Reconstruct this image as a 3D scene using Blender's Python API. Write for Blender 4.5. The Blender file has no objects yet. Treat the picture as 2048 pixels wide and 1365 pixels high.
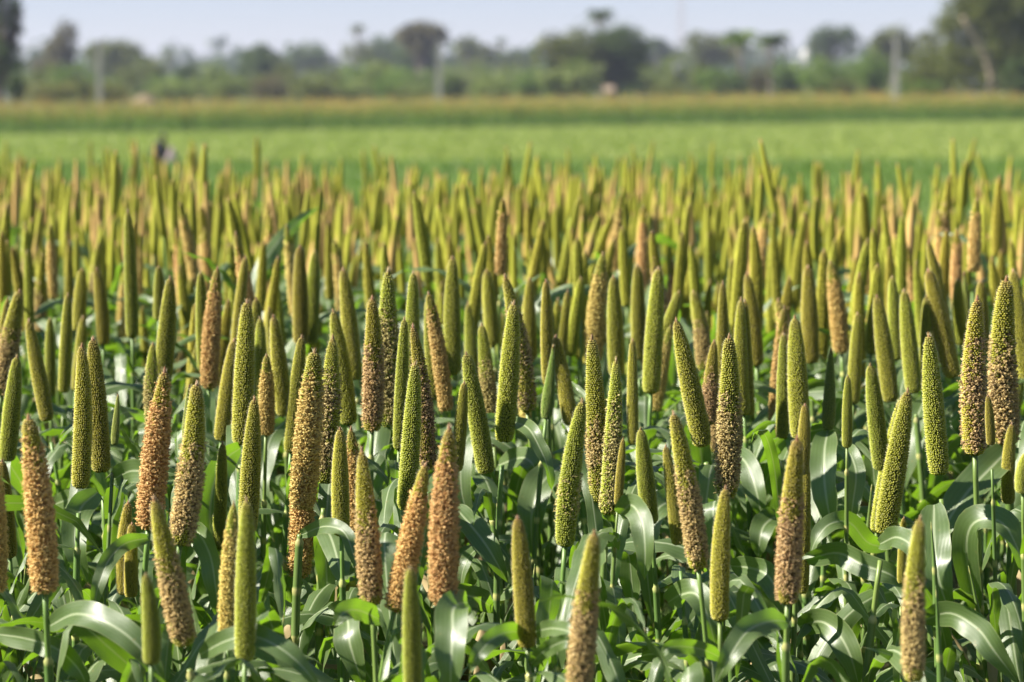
import bpy, math, random
import numpy as np
from mathutils import Vector, Matrix, Euler

R_ = math.radians
rng = np.random.default_rng(7)
random.seed(7)
scene = bpy.context.scene
COL = scene.collection

# ------------------------------------------------------------------ camera
CAM_H = 2.1
cam_data = bpy.data.cameras.new('camera')
cam = bpy.data.objects.new('camera', cam_data)
COL.objects.link(cam)
scene.camera = cam
cam_data.sensor_width = 36.0
cam_data.lens = 100.0
cam_data.clip_start = 0.1
cam_data.clip_end = 6000.0
cam_data.dof.use_dof = True
cam_data.dof.focus_distance = 5.35
cam_data.dof.aperture_fstop = 4.2
cam_data.dof.aperture_blades = 0
PITCH = R_(5.01)
ROLL = R_(-0.22)
CAM_R = Matrix.Rotation(math.pi / 2 - PITCH, 3, 'X') @ Matrix.Rotation(ROLL, 3, 'Z')
cam.matrix_world = Matrix.Translation((0, 0, CAM_H)) @ CAM_R.to_4x4()
FPX = 2048 * 100 / 36.0
CAM_RI = CAM_R.transposed()


def at(px, py, d):
    """A point of the photograph (2048 wide) at the distance d along +Y, as a place in the world."""
    r = CAM_R @ Vector(((px - 1024) / FPX, -(py - 682.5) / FPX, -1))
    return Vector((0, 0, CAM_H)) + r * (d / r.y)


def project(p):
    v = CAM_RI @ (Vector(p) - Vector((0, 0, CAM_H)))
    return 1024 + FPX * v.x / -v.z, 682.5 - FPX * v.y / -v.z


# ------------------------------------------------------------------ light
SUN_EL, SUN_AZ = R_(39), R_(-97)          # azimuth measured clockwise from +Y (the view), negative = left
sun_dir = Vector((math.sin(SUN_AZ) * math.cos(SUN_EL), math.cos(SUN_AZ) * math.cos(SUN_EL), math.sin(SUN_EL)))
world = bpy.data.worlds.new('World')
scene.world = world
world.use_nodes = True
wn = world.node_tree
for n in list(wn.nodes):
    wn.nodes.remove(n)
sky = wn.nodes.new('ShaderNodeTexSky')
sky.sky_type = 'NISHITA'
sky.sun_disc = False
sky.sun_elevation = SUN_EL
sky.sun_rotation = SUN_AZ
sky.air_density = 0.78
sky.dust_density = 0.0
sky.ozone_density = 3.0
bg = wn.nodes.new('ShaderNodeBackground')
bg.inputs['Strength'].default_value = 0.051
wo = wn.nodes.new('ShaderNodeOutputWorld')
tint = wn.nodes.new('ShaderNodeMix')
tint.data_type = 'RGBA'
tint.blend_type = 'MULTIPLY'
tint.inputs[0].default_value = 1.0
tint.inputs[7].default_value = (0.93, 0.84, 0.97, 1)
wn.links.new(sky.outputs[0], tint.inputs[6])
wn.links.new(tint.outputs[2], bg.inputs[0])
wn.links.new(bg.outputs[0], wo.inputs[0])
sd = bpy.data.lights.new('sun', 'SUN')
sd.energy = 5.0
sd.angle = R_(0.53)
sd.color = (1.0, 0.94, 0.84)
sun = bpy.data.objects.new('sun', sd)
COL.objects.link(sun)
sun.rotation_euler = sun_dir.to_track_quat('Z', 'Y').to_euler()

scene.view_settings.view_transform = 'Standard'
scene.view_settings.look = 'None'
scene.view_settings.gamma = 1.0
scene.view_settings.exposure = 1.38
scene.view_settings.use_curve_mapping = False
cy = scene.cycles
cy.use_denoising = True
cy.max_bounces = 7
cy.diffuse_bounces = 3
cy.glossy_bounces = 2
cy.transmission_bounces = 4
cy.transparent_max_bounces = 6
cy.volume_bounces = 0
cy.caustics_reflective = False
cy.caustics_refractive = False
cy.sample_clamp_indirect = 6.0


# ------------------------------------------------------------------ helpers
def nmesh(name, v, f, mat=None, col=None, uv=None, smooth=True, midx=None):
    """A mesh from numpy arrays: v (n,3), f (m,3|4) or a list of two such arrays; col per vertex, uv per vertex."""
    me = bpy.data.meshes.new(name)
    fs = f if isinstance(f, list) else [f]
    fs = [np.asarray(a, dtype=np.int32) for a in fs if len(a)]
    loops = np.concatenate([a.ravel() for a in fs])
    tot = np.concatenate([np.full(len(a), a.shape[1], np.int32) for a in fs])
    start = np.concatenate([[0], np.cumsum(tot)[:-1]]).astype(np.int32)
    v = np.ascontiguousarray(v, dtype=np.float32)
    me.vertices.add(len(v))
    me.vertices.foreach_set('co', v.ravel())
    me.loops.add(len(loops))
    me.loops.foreach_set('vertex_index', loops)
    me.polygons.add(len(tot))
    me.polygons.foreach_set('loop_start', start)
    me.polygons.foreach_set('loop_total', tot)
    me.polygons.foreach_set('use_smooth', np.full(len(tot), smooth, dtype=bool))
    if midx is not None:
        me.polygons.foreach_set('material_index', np.asarray(midx, np.int32))
    if uv is not None:
        l = me.uv_layers.new(name='UVMap')
        l.data.foreach_set('uv', np.asarray(uv, np.float32)[loops].ravel())
    if col is not None:
        a = me.color_attributes.new('col', 'FLOAT_COLOR', 'POINT')
        c = np.ones((len(v), 4), np.float32)
        c[:, :3] = col
        a.data.foreach_set('color', c.ravel())
    me.update(calc_edges=True)
    for m in (mat if isinstance(mat, (list, tuple)) else [mat]):
        if m is not None:
            me.materials.append(m)
    return me


def tag(o, label=None, cat=None, group=None, kind=None):
    for k, val in (('label', label), ('category', cat), ('group', group), ('kind', kind)):
        if val:
            o[k] = val
    return o


def link(name, me, parent=None, loc=None, rot=None, scale=None):
    o = bpy.data.objects.new(name, me)
    COL.objects.link(o)
    if parent is not None:
        o.parent = parent
    if loc is not None:
        o.location = loc
    if rot is not None:
        if len(rot) == 4:
            o.rotation_mode = 'QUATERNION'
            o.rotation_quaternion = rot
        else:
            o.rotation_euler = rot
    if scale is not None:
        o.scale = scale
    return o


def tube(path, rad, sides=8, col=None, caps=True):
    """Tube round a path (n,3) with radii (n,): verts, quads, colours."""
    P = np.asarray(path, float)
    n = len(P)
    T = np.gradient(P, axis=0)
    T /= np.linalg.norm(T, axis=1)[:, None] + 1e-12
    ref = np.array([0.0, 1.0, 0.0]) if abs(T[:, 1]).max() < 0.9 else np.array([1.0, 0, 0])
    U = np.cross(T, ref)
    U /= np.linalg.norm(U, axis=1)[:, None] + 1e-12
    W = np.cross(T, U)
    a = np.linspace(0, 2 * np.pi, sides, endpoint=False)
    r = np.broadcast_to(np.asarray(rad, float), (n,))
    V = P[:, None, :] + r[:, None, None] * (np.cos(a)[None, :, None] * U[:, None, :] + np.sin(a)[None, :, None] * W[:, None, :])
    V = V.reshape(-1, 3)
    i, j = np.meshgrid(np.arange(n - 1), np.arange(sides), indexing='ij')
    j2 = (j + 1) % sides
    Q = np.stack([i * sides + j, i * sides + j2, (i + 1) * sides + j2, (i + 1) * sides + j], -1).reshape(-1, 4)
    C = None
    if col is not None:
        C = np.repeat(np.broadcast_to(np.asarray(col, float), (n, 3)), sides, axis=0)
    if caps:
        base = len(V)
        V = np.vstack([V, P[:1], P[-1:]])
        k = np.arange(sides)
        k2 = (k + 1) % sides
        Q = [Q, np.vstack([np.stack([np.full(sides, base), k2, k], -1),
                           np.stack([np.full(sides, base + 1), (n - 1) * sides + k, (n - 1) * sides + k2], -1)])]
        if C is not None:
            C = np.vstack([C, C[:1], C[-1:]])
    return V, Q, C


class Bag:
    """Collects shapes for ONE mesh."""
    def __init__(self):
        self.v, self.q, self.t, self.c, self.qm, self.tm, self.uv, self.n = [], [], [], [], [], [], [], 0

    def add(self, v, f, c=None, m=0, uv=None):
        v = np.asarray(v, float)
        for a in (f if isinstance(f, list) else [f]):
            a = np.asarray(a, np.int64)
            if not len(a):
                continue
            if a.shape[1] == 4:
                self.q.append(a + self.n)
                self.qm.append(np.full(len(a), m))
            else:
                self.t.append(a + self.n)
                self.tm.append(np.full(len(a), m))
        self.v.append(v)
        self.c.append(np.broadcast_to(np.asarray((0.5, 0.5, 0.5) if c is None else c, float), (len(v), 3)))
        self.uv.append(np.full((len(v), 2), 0.25) if uv is None else uv)
        self.n += len(v)

    def box(self, lo, hi, c=None, m=0):
        (x0, y0, z0), (x1, y1, z1) = lo, hi
        v = [(x0, y0, z0), (x1, y0, z0), (x1, y1, z0), (x0, y1, z0), (x0, y0, z1), (x1, y0, z1), (x1, y1, z1), (x0, y1, z1)]
        f = [(0, 3, 2, 1), (4, 5, 6, 7), (0, 1, 5, 4), (1, 2, 6, 5), (2, 3, 7, 6), (3, 0, 4, 7)]
        self.add(v, np.array(f), c, m)

    def mesh(self, name, mat, smooth=True):
        fs, ms = [], []
        if self.q:
            fs.append(np.vstack(self.q))
            ms.append(np.concatenate(self.qm))
        if self.t:
            fs.append(np.vstack(self.t))
            ms.append(np.concatenate(self.tm))
        return nmesh(name, np.vstack(self.v), fs, mat, np.vstack(self.c), np.vstack(self.uv), smooth, np.concatenate(ms))


# ------------------------------------------------------------------ materials
def new_mat(name):
    m = bpy.data.materials.new(name)
    m.use_nodes = True
    nt = m.node_tree
    b = nt.nodes['Principled BSDF']
    return m, nt, b


def N(nt, typ, **kw):
    n = nt.nodes.new(typ)
    for k, val in kw.items():
        if k in ('op', 'blend'):
            setattr(n, 'operation' if k == 'op' else 'blend_type', val)
        else:
            setattr(n, k, val)
    return n


def math_n(nt, op, a, b=None):
    n = nt.nodes.new('ShaderNodeMath')
    n.operation = op
    for i, x in enumerate((a, b)):
        if x is None:
            continue
        if isinstance(x, (int, float)):
            n.inputs[i].default_value = x
        else:
            nt.links.new(x, n.inputs[i])
    return n.outputs[0]


def mix_col(nt, fac, a, b, blend='MIX'):
    n = nt.nodes.new('ShaderNodeMix')
    n.data_type = 'RGBA'
    n.blend_type = blend
    for s, x in ((0, fac), (6, a), (7, b)):
        if isinstance(x, (int, float)):
            n.inputs[s].default_value = x
        elif isinstance(x, tuple):
            n.inputs[s].default_value = (*x, 1)
        else:
            nt.links.new(x, n.inputs[s])
    return n.outputs[2]


def translucent_mix(nt, b, color, fac):
    """Lets a share of the light through a thin leaf."""
    tr = nt.nodes.new('ShaderNodeBsdfTranslucent')
    if isinstance(color, tuple):
        tr.inputs[0].default_value = (*color, 1)
    else:
        nt.links.new(color, tr.inputs[0])
    mx = nt.nodes.new('ShaderNodeMixShader')
    mx.inputs[0].default_value = fac
    nt.links.new(b.outputs[0], mx.inputs[1])
    nt.links.new(tr.outputs[0], mx.inputs[2])
    nt.links.new(mx.outputs[0], nt.nodes['Material Output'].inputs[0])


def vcol_mat(name, rough=0.7, rand=0.0, spec=0.3, trans=0.0, trans_tint=(1, 1, 1), noise=0.0, noise_scale=5.0):
    m, nt, b = new_mat(name)
    a = nt.nodes.new('ShaderNodeVertexColor')
    a.layer_name = 'col'
    c = a.outputs[0]
    if rand:
        oi = nt.nodes.new('ShaderNodeObjectInfo')
        hs = nt.nodes.new('ShaderNodeHueSaturation')
        nt.links.new(c, hs.inputs['Color'])
        mr = nt.nodes.new('ShaderNodeMapRange')
        mr.inputs[3].default_value = 1 - rand
        mr.inputs[4].default_value = 1 + rand
        nt.links.new(oi.outputs['Random'], mr.inputs[0])
        nt.links.new(mr.outputs[0], hs.inputs['Value'])
        fr = math_n(nt, 'FRACT', math_n(nt, 'MULTIPLY', oi.outputs['Random'], 17.3))
        hu = math_n(nt, 'ADD', math_n(nt, 'MULTIPLY', fr, 0.05 * rand / 0.15), 0.5 - 0.025 * rand / 0.15)
        nt.links.new(hu, hs.inputs['Hue'])
        c = hs.outputs[0]
    if noise:
        tn = nt.nodes.new('ShaderNodeTexNoise')
        tn.inputs['Scale'].default_value = noise_scale
        tc = nt.nodes.new('ShaderNodeTexCoord')
        nt.links.new(tc.outputs['Object'], tn.inputs['Vector'])
        mr = nt.nodes.new('ShaderNodeMapRange')
        mr.inputs[1].default_value = 0.3
        mr.inputs[2].default_value = 0.7
        mr.inputs[3].default_value = 1 - noise
        mr.inputs[4].default_value = 1 + noise
        nt.links.new(tn.outputs[0], mr.inputs[0])
        hs = nt.nodes.new('ShaderNodeHueSaturation')
        nt.links.new(c, hs.inputs['Color'])
        nt.links.new(mr.outputs[0], hs.inputs['Value'])
        c = hs.outputs[0]
    nt.links.new(c, b.inputs['Base Color'])
    b.inputs['Roughness'].default_value = rough
    b.inputs['Specular IOR Level'].default_value = spec
    if trans:
        t = mix_col(nt, 1.0, c, trans_tint, 'MULTIPLY')
        translucent_mix(nt, b, t, trans)
    return m


def leaf_material():
    m, nt, b = new_mat('millet_leaf_blade')
    uv = nt.nodes.new('ShaderNodeUVMap')
    uv.uv_map = 'UVMap'
    sp = nt.nodes.new('ShaderNodeSeparateXYZ')
    nt.links.new(uv.outputs[0], sp.inputs[0])
    u, v = sp.outputs[0], sp.outputs[1]
    d = math_n(nt, 'ABSOLUTE', math_n(nt, 'SUBTRACT', u, 0.5))
    rib = nt.nodes.new('ShaderNodeMapRange')
    rib.inputs[1].default_value = 0.022
    rib.inputs[2].default_value = 0.062
    rib.inputs[3].default_value = 1.0
    rib.inputs[4].default_value = 0.0
    nt.links.new(d, rib.inputs[0])
    veins = math_n(nt, 'SINE', math_n(nt, 'MULTIPLY', u, 150.0))
    veins2 = math_n(nt, 'SINE', math_n(nt, 'MULTIPLY', u, 47.0))
    oi = nt.nodes.new('ShaderNodeObjectInfo')
    tc = nt.nodes.new('ShaderNodeTexCoord')
    nz = nt.nodes.new('ShaderNodeTexNoise')
    nz.inputs['Scale'].default_value = 14.0
    nz.inputs['Detail'].default_value = 4.0
    nt.links.new(tc.outputs['Object'], nz.inputs['Vector'])
    c = mix_col(nt, oi.outputs['Random'], LEAF_A, LEAF_B)
    c = mix_col(nt, math_n(nt, 'MULTIPLY', nz.outputs[0], 0.7), c, LEAF_C)
    vf = math_n(nt, 'MULTIPLY', math_n(nt, 'ADD', veins2, 1.0), 0.16)
    c = mix_col(nt, vf, c, (0.16, 0.23, 0.09))
    c = mix_col(nt, math_n(nt, 'MULTIPLY', rib.outputs[0], 0.85), c, (0.40, 0.47, 0.27))
    # specks and a yellowing rim
    sp_n = nt.nodes.new('ShaderNodeTexNoise')
    sp_n.inputs['Scale'].default_value = 95.0
    sp_n.inputs['Detail'].default_value = 2.0
    nt.links.new(tc.outputs['Object'], sp_n.inputs['Vector'])
    spk = nt.nodes.new('ShaderNodeMapRange')
    spk.inputs[1].default_value = 0.70
    spk.inputs[2].default_value = 0.76
    nt.links.new(sp_n.outputs[0], spk.inputs[0])
    c = mix_col(nt, math_n(nt, 'MULTIPLY', spk.outputs[0], 0.7), c, (0.26, 0.22, 0.08))
    rim = nt.nodes.new('ShaderNodeMapRange')
    rim.inputs[1].default_value = 0.455
    rim.inputs[2].default_value = 0.495
    nt.links.new(d, rim.inputs[0])
    c = mix_col(nt, math_n(nt, 'MULTIPLY', rim.outputs[0], 0.55), c, (0.24, 0.27, 0.11))
    # a dry straw-coloured last centimetre
    tip = nt.nodes.new('ShaderNodeMapRange')
    tip.inputs[1].default_value = 0.965
    tip.inputs[2].default_value = 1.0
    nt.links.new(v, tip.inputs[0])
    c = mix_col(nt, tip.outputs[0], c, (0.32, 0.24, 0.09))
    nt.links.new(c, b.inputs['Base Color'])
    b.inputs['Specular IOR Level'].default_value = 0.95
    rr = nt.nodes.new('ShaderNodeMapRange')
    rr.inputs[1].default_value = 0.3
    rr.inputs[2].default_value = 0.7
    rr.inputs[3].default_value = 0.33
    rr.inputs[4].default_value = 0.48
    nt.links.new(nz.outputs[0], rr.inputs[0])
    nt.links.new(rr.outputs[0], b.inputs['Roughness'])
    bp = nt.nodes.new('ShaderNodeBump')
    bp.inputs['Strength'].default_value = 0.35
    bp.inputs['Distance'].default_value = 0.0006
    hgt = math_n(nt, 'ADD', math_n(nt, 'MULTIPLY', veins, 0.5), math_n(nt, 'MULTIPLY', rib.outputs[0], 2.0))
    nt.links.new(hgt, bp.inputs['Height'])
    nt.links.new(bp.outputs[0], b.inputs['Normal'])
    tcol = mix_col(nt, math_n(nt, 'MULTIPLY', rib.outputs[0], 0.5), LEAF_T, (0.3, 0.38, 0.1))
    translucent_mix(nt, b, tcol, 0.36)
    return m


LEAF_A = (0.078, 0.132, 0.034)
LEAF_B = (0.115, 0.172, 0.048)
LEAF_C = (0.098, 0.142, 0.052)
LEAF_T = (0.24, 0.46, 0.018)
M_LEAF = leaf_material()
M_DRY, _nt, _b = new_mat('dry_leaf_blade')
_n = _nt.nodes.new('ShaderNodeTexNoise')
_n.inputs['Scale'].default_value = 30
_nt.links.new(mix_col(_nt, _n.outputs[0], (0.22, 0.16, 0.07), (0.34, 0.26, 0.12)), _b.inputs['Base Color'])
_b.inputs['Roughness'].default_value = 0.75
M_HEAD = vcol_mat('millet_spike', rough=0.62, rand=0.14, spec=0.25, trans=0.10)
M_STEM = vcol_mat('millet_stalk', rough=0.42, rand=0.10, spec=0.45, trans=0.10)
M_HEADFAR = vcol_mat('millet_spike_plain', rough=0.7, spec=0.2)
M_TREE = vcol_mat('tree_foliage', rough=0.6, spec=0.3, trans=0.22, trans_tint=(1.2, 1.5, 0.5))
M_BARK = vcol_mat('bark', rough=0.9, spec=0.1, noise=0.35, noise_scale=3.0)
M_CROP = vcol_mat('crop_blades', rough=0.55, spec=0.3, trans=0.30, trans_tint=(1.2, 1.5, 0.5))
M_PLAIN = vcol_mat('weathered_surface', rough=0.8, spec=0.2, noise=0.15, noise_scale=2.0)


def ground_mat(name, c1, c2, c3, scale):
    m, nt, b = new_mat(name)
    tc = nt.nodes.new('ShaderNodeTexCoord')
    n1 = nt.nodes.new('ShaderNodeTexNoise')
    n1.inputs['Scale'].default_value = scale
    n1.inputs['Detail'].default_value = 8
    n2 = nt.nodes.new('ShaderNodeTexNoise')
    n2.inputs['Scale'].default_value = scale * 9
    n2.inputs['Detail'].default_value = 6
    nt.links.new(tc.outputs['Object'], n1.inputs['Vector'])
    nt.links.new(tc.outputs['Object'], n2.inputs['Vector'])
    c = mix_col(nt, n1.outputs[0], c1, c2)
    c = mix_col(nt, math_n(nt, 'MULTIPLY', n2.outputs[0], 0.6), c, c3)
    nt.links.new(c, b.inputs['Base Color'])
    b.inputs['Roughness'].default_value = 0.95
    b.inputs['Specular IOR Level'].default_value = 0.1
    bp = nt.nodes.new('ShaderNodeBump')
    bp.inputs['Strength'].default_value = 0.6
    bp.inputs['Distance'].default_value = 0.05
    nt.links.new(n2.outputs[0], bp.inputs['Height'])
    nt.links.new(bp.outputs[0], b.inputs['Normal'])
    return m


M_SOIL = ground_mat('dry_soil', (0.06, 0.055, 0.028), (0.085, 0.07, 0.04), (0.05, 0.06, 0.022), 0.8)
M_GRASSLAND = ground_mat('rough_grassland', (0.10, 0.12, 0.03), (0.16, 0.15, 0.05), (0.07, 0.10, 0.025), 0.05)
M_YOUNG = ground_mat('young_crop_ground', (0.14, 0.21, 0.04), (0.155, 0.22, 0.045), (0.13, 0.17, 0.04), 0.06)


# ------------------------------------------------------------------ ground
def sheet(name, pts, z, mat):
    v = np.array([(x, y, z) for x, y in pts])
    o = link(name, nmesh(name, v, np.arange(len(v))[None, :] if len(v) == 4 else np.array([[0, i, i + 1] for i in range(1, len(v) - 1)]), mat, smooth=False))
    return tag(o, kind='structure')


g = sheet('ground', [(-1500, -60), (1500, -60), (1500, 2600), (-1500, 2600)], 0.0, M_GRASSLAND)
sheet('millet_field_soil', [(-14, 2.6), (14, 2.6), (14, 14.6), (-14, 18.6)], 0.004, M_SOIL)
sheet('young_crop_field', [(-160, 19.5), (160, 14.0), (160, 302), (-160, 52)], 0.004, M_YOUNG)

# near edge of the far millet belt: from the left frame edge (155 m) to the right (206 m)
BELT = lambda x: 165.5 + 0.78 * x


# young crop: short blades standing on the field, a pale far plot and a deeper green near plot
def young_crop(name, n, y0, y1, cols, hmin, hmax, wid, label):
    Y = y0 + (y1 - y0) * rng.random(n)
    X = (rng.random(n) - 0.5) * 2 * (0.19 * Y + 6)
    ok = Y < BELT(X) - 2.5
    X, Y = X[ok], Y[ok]
    n = len(X)
    a = rng.random(n) * np.pi
    h = hmin + (hmax - hmin) * rng.random(n)
    w = wid * (0.6 + 0.8 * rng.random(n))
    lean = rng.normal(0, 0.35, (n, 2)) * h[:, None]
    p0 = np.stack([X - np.cos(a) * w, Y - np.sin(a) * w, np.zeros(n)], -1)
    p1 = np.stack([X + np.cos(a) * w, Y + np.sin(a) * w, np.zeros(n)], -1)
    p2 = np.stack([X + lean[:, 0], Y + lean[:, 1], h], -1)
    V = np.stack([p0, p1, p2], 1).reshape(-1, 3)
    F = np.arange(3 * n).reshape(-1, 3)
    k = rng.random((n, 1))
    c = np.array(cols[0]) * (1 - k) + np.array(cols[1]) * k
    o = link(name, nmesh(name, V, F, M_CROP, np.repeat(c, 3, 0)))
    return tag(o, label, 'crop', kind='stuff')


young_crop('green_crop', 48000, 36, 84, ((0.095, 0.175, 0.033), (0.15, 0.22, 0.05)), 0.12, 0.24, 0.035, 'bright green young crop just beyond the millet')
young_crop('pale_crop', 95000, 80, 214, ((0.20, 0.26, 0.055), (0.31, 0.34, 0.095)), 0.05, 0.12, 0.07, 'pale yellow-green young crop in front of the far millet belt')


# far millet belt: upright plants, green leaves below, ochre spikes on top
def far_belt():
    n = 13000
    X = -70 + 175 * rng.random(n)
    depth = 48 * rng.random(n) ** 1.6
    Y = BELT(X) + depth + rng.normal(0, 0.3, n)
    hh = 1.55 + 0.004 * (X + 30) + rng.normal(0, 0.19, n)
    b = Bag()
    # leaf fans: four blades per plant
    for k in range(5):
        a = rng.random(n) * 2 * np.pi
        z0 = hh * (0.03 + 0.145 * k)
        L = 0.30 + 0.2 * rng.random(n)
        w = 0.035
        dx, dy = np.cos(a), np.sin(a)
        p = np.stack([X, Y, z0], -1)
        s = np.stack([-dy * w, dx * w, 0 * z0], -1)
        m_ = p + np.stack([dx * L * 0.55, dy * L * 0.55, L * 0.55], -1)
        e = p + np.stack([dx * L, dy * L, L * 0.25], -1)
        V = np.stack([p - s, p + s, m_ + s, m_ - s, e], 1).reshape(-1, 3)
        i = np.arange(n)[:, None] * 5
        c = (np.array((0.100, 0.165, 0.032)) if k < 3 else np.array((0.17, 0.19, 0.040))) * (0.75 + 0.5 * rng.random((n, 1)))
        b.add(V, [i + np.array([[0, 1, 2, 3]]), i + np.array([[3, 2, 4]])], np.repeat(c, 5, 0))
    # spikes: a four-sided tapered post
    lx = rng.normal(0, 0.05, n)
    r = 0.022
    z0, z1 = hh - 0.58, hh
    q = [np.stack([X + sx * r, Y + sy * r, z0], -1) for sx, sy in ((1, 0), (0, 1), (-1, 0), (0, -1))]
    q += [np.stack([X + lx + sx * r * 0.5, Y + sy * r * 0.5, z1], -1) for sx, sy in ((1, 0), (0, 1), (-1, 0), (0, -1))]
    V = np.stack(q, 1).reshape(-1, 3)
    i = np.arange(n)[:, None, None] * 8
    F = (i + np.array([[0, 1, 5, 4], [1, 2, 6, 5], [2, 3, 7, 6], [3, 0, 4, 7], [4, 5, 6, 7]])[None]).reshape(-1, 4)
    kk = rng.random((n, 1))
    c = np.where(kk < 0.42, np.array((0.36, 0.235, 0.05)), np.array((0.24, 0.25, 0.04))) * (0.8 + 0.4 * rng.random((n, 1)))
    b.add(V, F, np.repeat(c, 8, 0))
    # stalks
    q = [np.stack([X - 0.008, Y, 0 * X], -1), np.stack([X + 0.008, Y, 0 * X], -1), np.stack([X + 0.008, Y, z0], -1), np.stack([X - 0.008, Y, z0], -1)]
    V = np.stack(q, 1).reshape(-1, 3)
    b.add(V, np.arange(4 * n).reshape(-1, 4), np.repeat(np.array([[0.10, 0.15, 0.03]]), 4 * n, 0))
    o = link('far_millet_belt', b.mesh('far_millet_belt', M_CROP))
    tag(o, 'far belt of ripening millet with ochre tops across the field', 'crop', kind='stuff')


far_belt()


MARKS = [(20, 'the left-edge tree'), (110, 'the upright tree'), (199, 'the left pole'), (316, 'the squatting person'), (425, 'the far bushes'),
         (520, 'the blue-green tree'), (620, 'the low bluish tree'), (718, 'the pale palm'), (800, 'the umbrella tree'), (878, 'the middle pole'),
         (1000, 'the tiny palm'), (1100, 'the left round tree'), (1200, 'the lone palm'), (1300, 'the pale scrub'), (1362, 'the mast'), (1480, 'the left paired palm'),
         (1545, 'the right paired palm'), (1648, 'the bright bush'), (1720, 'the second bright bush'), (1792, 'the right pole'), (1880, 'the olive bush'), (1960, 'the pale trunk'), (2040, 'the right frame edge')]
ORD = 'first second third fourth fifth sixth seventh eighth ninth tenth eleventh twelfth thirteenth fourteenth fifteenth sixteenth seventeenth eighteenth'.split()


# ------------------------------------------------------------------ trees
def leaf_cloud(blobs, n, size, cols, flat=0.0, seed=0, clump=0.35):
    """Leaf-sized quads through the volume of some ellipsoids (x,y,z,rx,ry,rz); clumped, uneven, with gaps."""
    g_ = np.random.default_rng(seed)
    B = np.array(blobs, float)
    vol = B[:, 3] * B[:, 4] * B[:, 5]
    nc = max(10, n // 22)
    bi = g_.choice(len(B), nc, p=vol / vol.sum())
    d = g_.normal(size=(nc, 3))
    d /= np.linalg.norm(d, axis=1)[:, None]
    rad = g_.random(nc) ** 0.38
    cen = B[bi, :3] + d * rad[:, None] * B[bi, 3:]
    ci = g_.integers(0, nc, n)
    cr = clump * B[bi][:, 3:].mean(1)
    off = g_.normal(size=(n, 3)) * 0.45 * cr[ci][:, None]
    P = cen[ci] + off
    P[:, 2] = np.maximum(P[:, 2], 0.12)
    a = g_.normal(size=(n, 3))
    a /= np.linalg.norm(a, axis=1)[:, None]
    t = np.cross(a, g_.normal(size=(n, 3)))
    t /= np.linalg.norm(t, axis=1)[:, None]
    s = np.cross(a, t)
    L = size * (0.6 + 0.8 * g_.random(n))[:, None]
    V = np.stack([P - t * L, P + s * L * 0.45, P + t * L, P - s * L * 0.45], 1).reshape(-1, 3)
    cc = g_.random((nc, 1))
    tone = np.array(cols[0]) * (1 - cc) + np.array(cols[1]) * cc
    c = tone[ci] * (0.8 + 0.4 * g_.random((n, 1)))
    return V, np.arange(4 * n).reshape(-1, 4), np.repeat(c, 4, 0)


GREEN = {
    'dark': ((0.050, 0.085, 0.018), (0.090, 0.130, 0.028)),
    'olive': ((0.090, 0.110, 0.020), (0.15, 0.165, 0.035)),
    'brown': ((0.095, 0.085, 0.030), (0.150, 0.125, 0.045)),
    'scrub': ((0.130, 0.175, 0.036), (0.21, 0.245, 0.065)),
    'lush': ((0.100, 0.170, 0.022), (0.16, 0.23, 0.035)),
    'yellow': ((0.13, 0.145, 0.030), (0.20, 0.19, 0.05)),
}


def gx(px, d):
    p = at(px, 184, d)
    return p.x


def gz(px, py, d):
    return at(px, py, d).z


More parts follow.
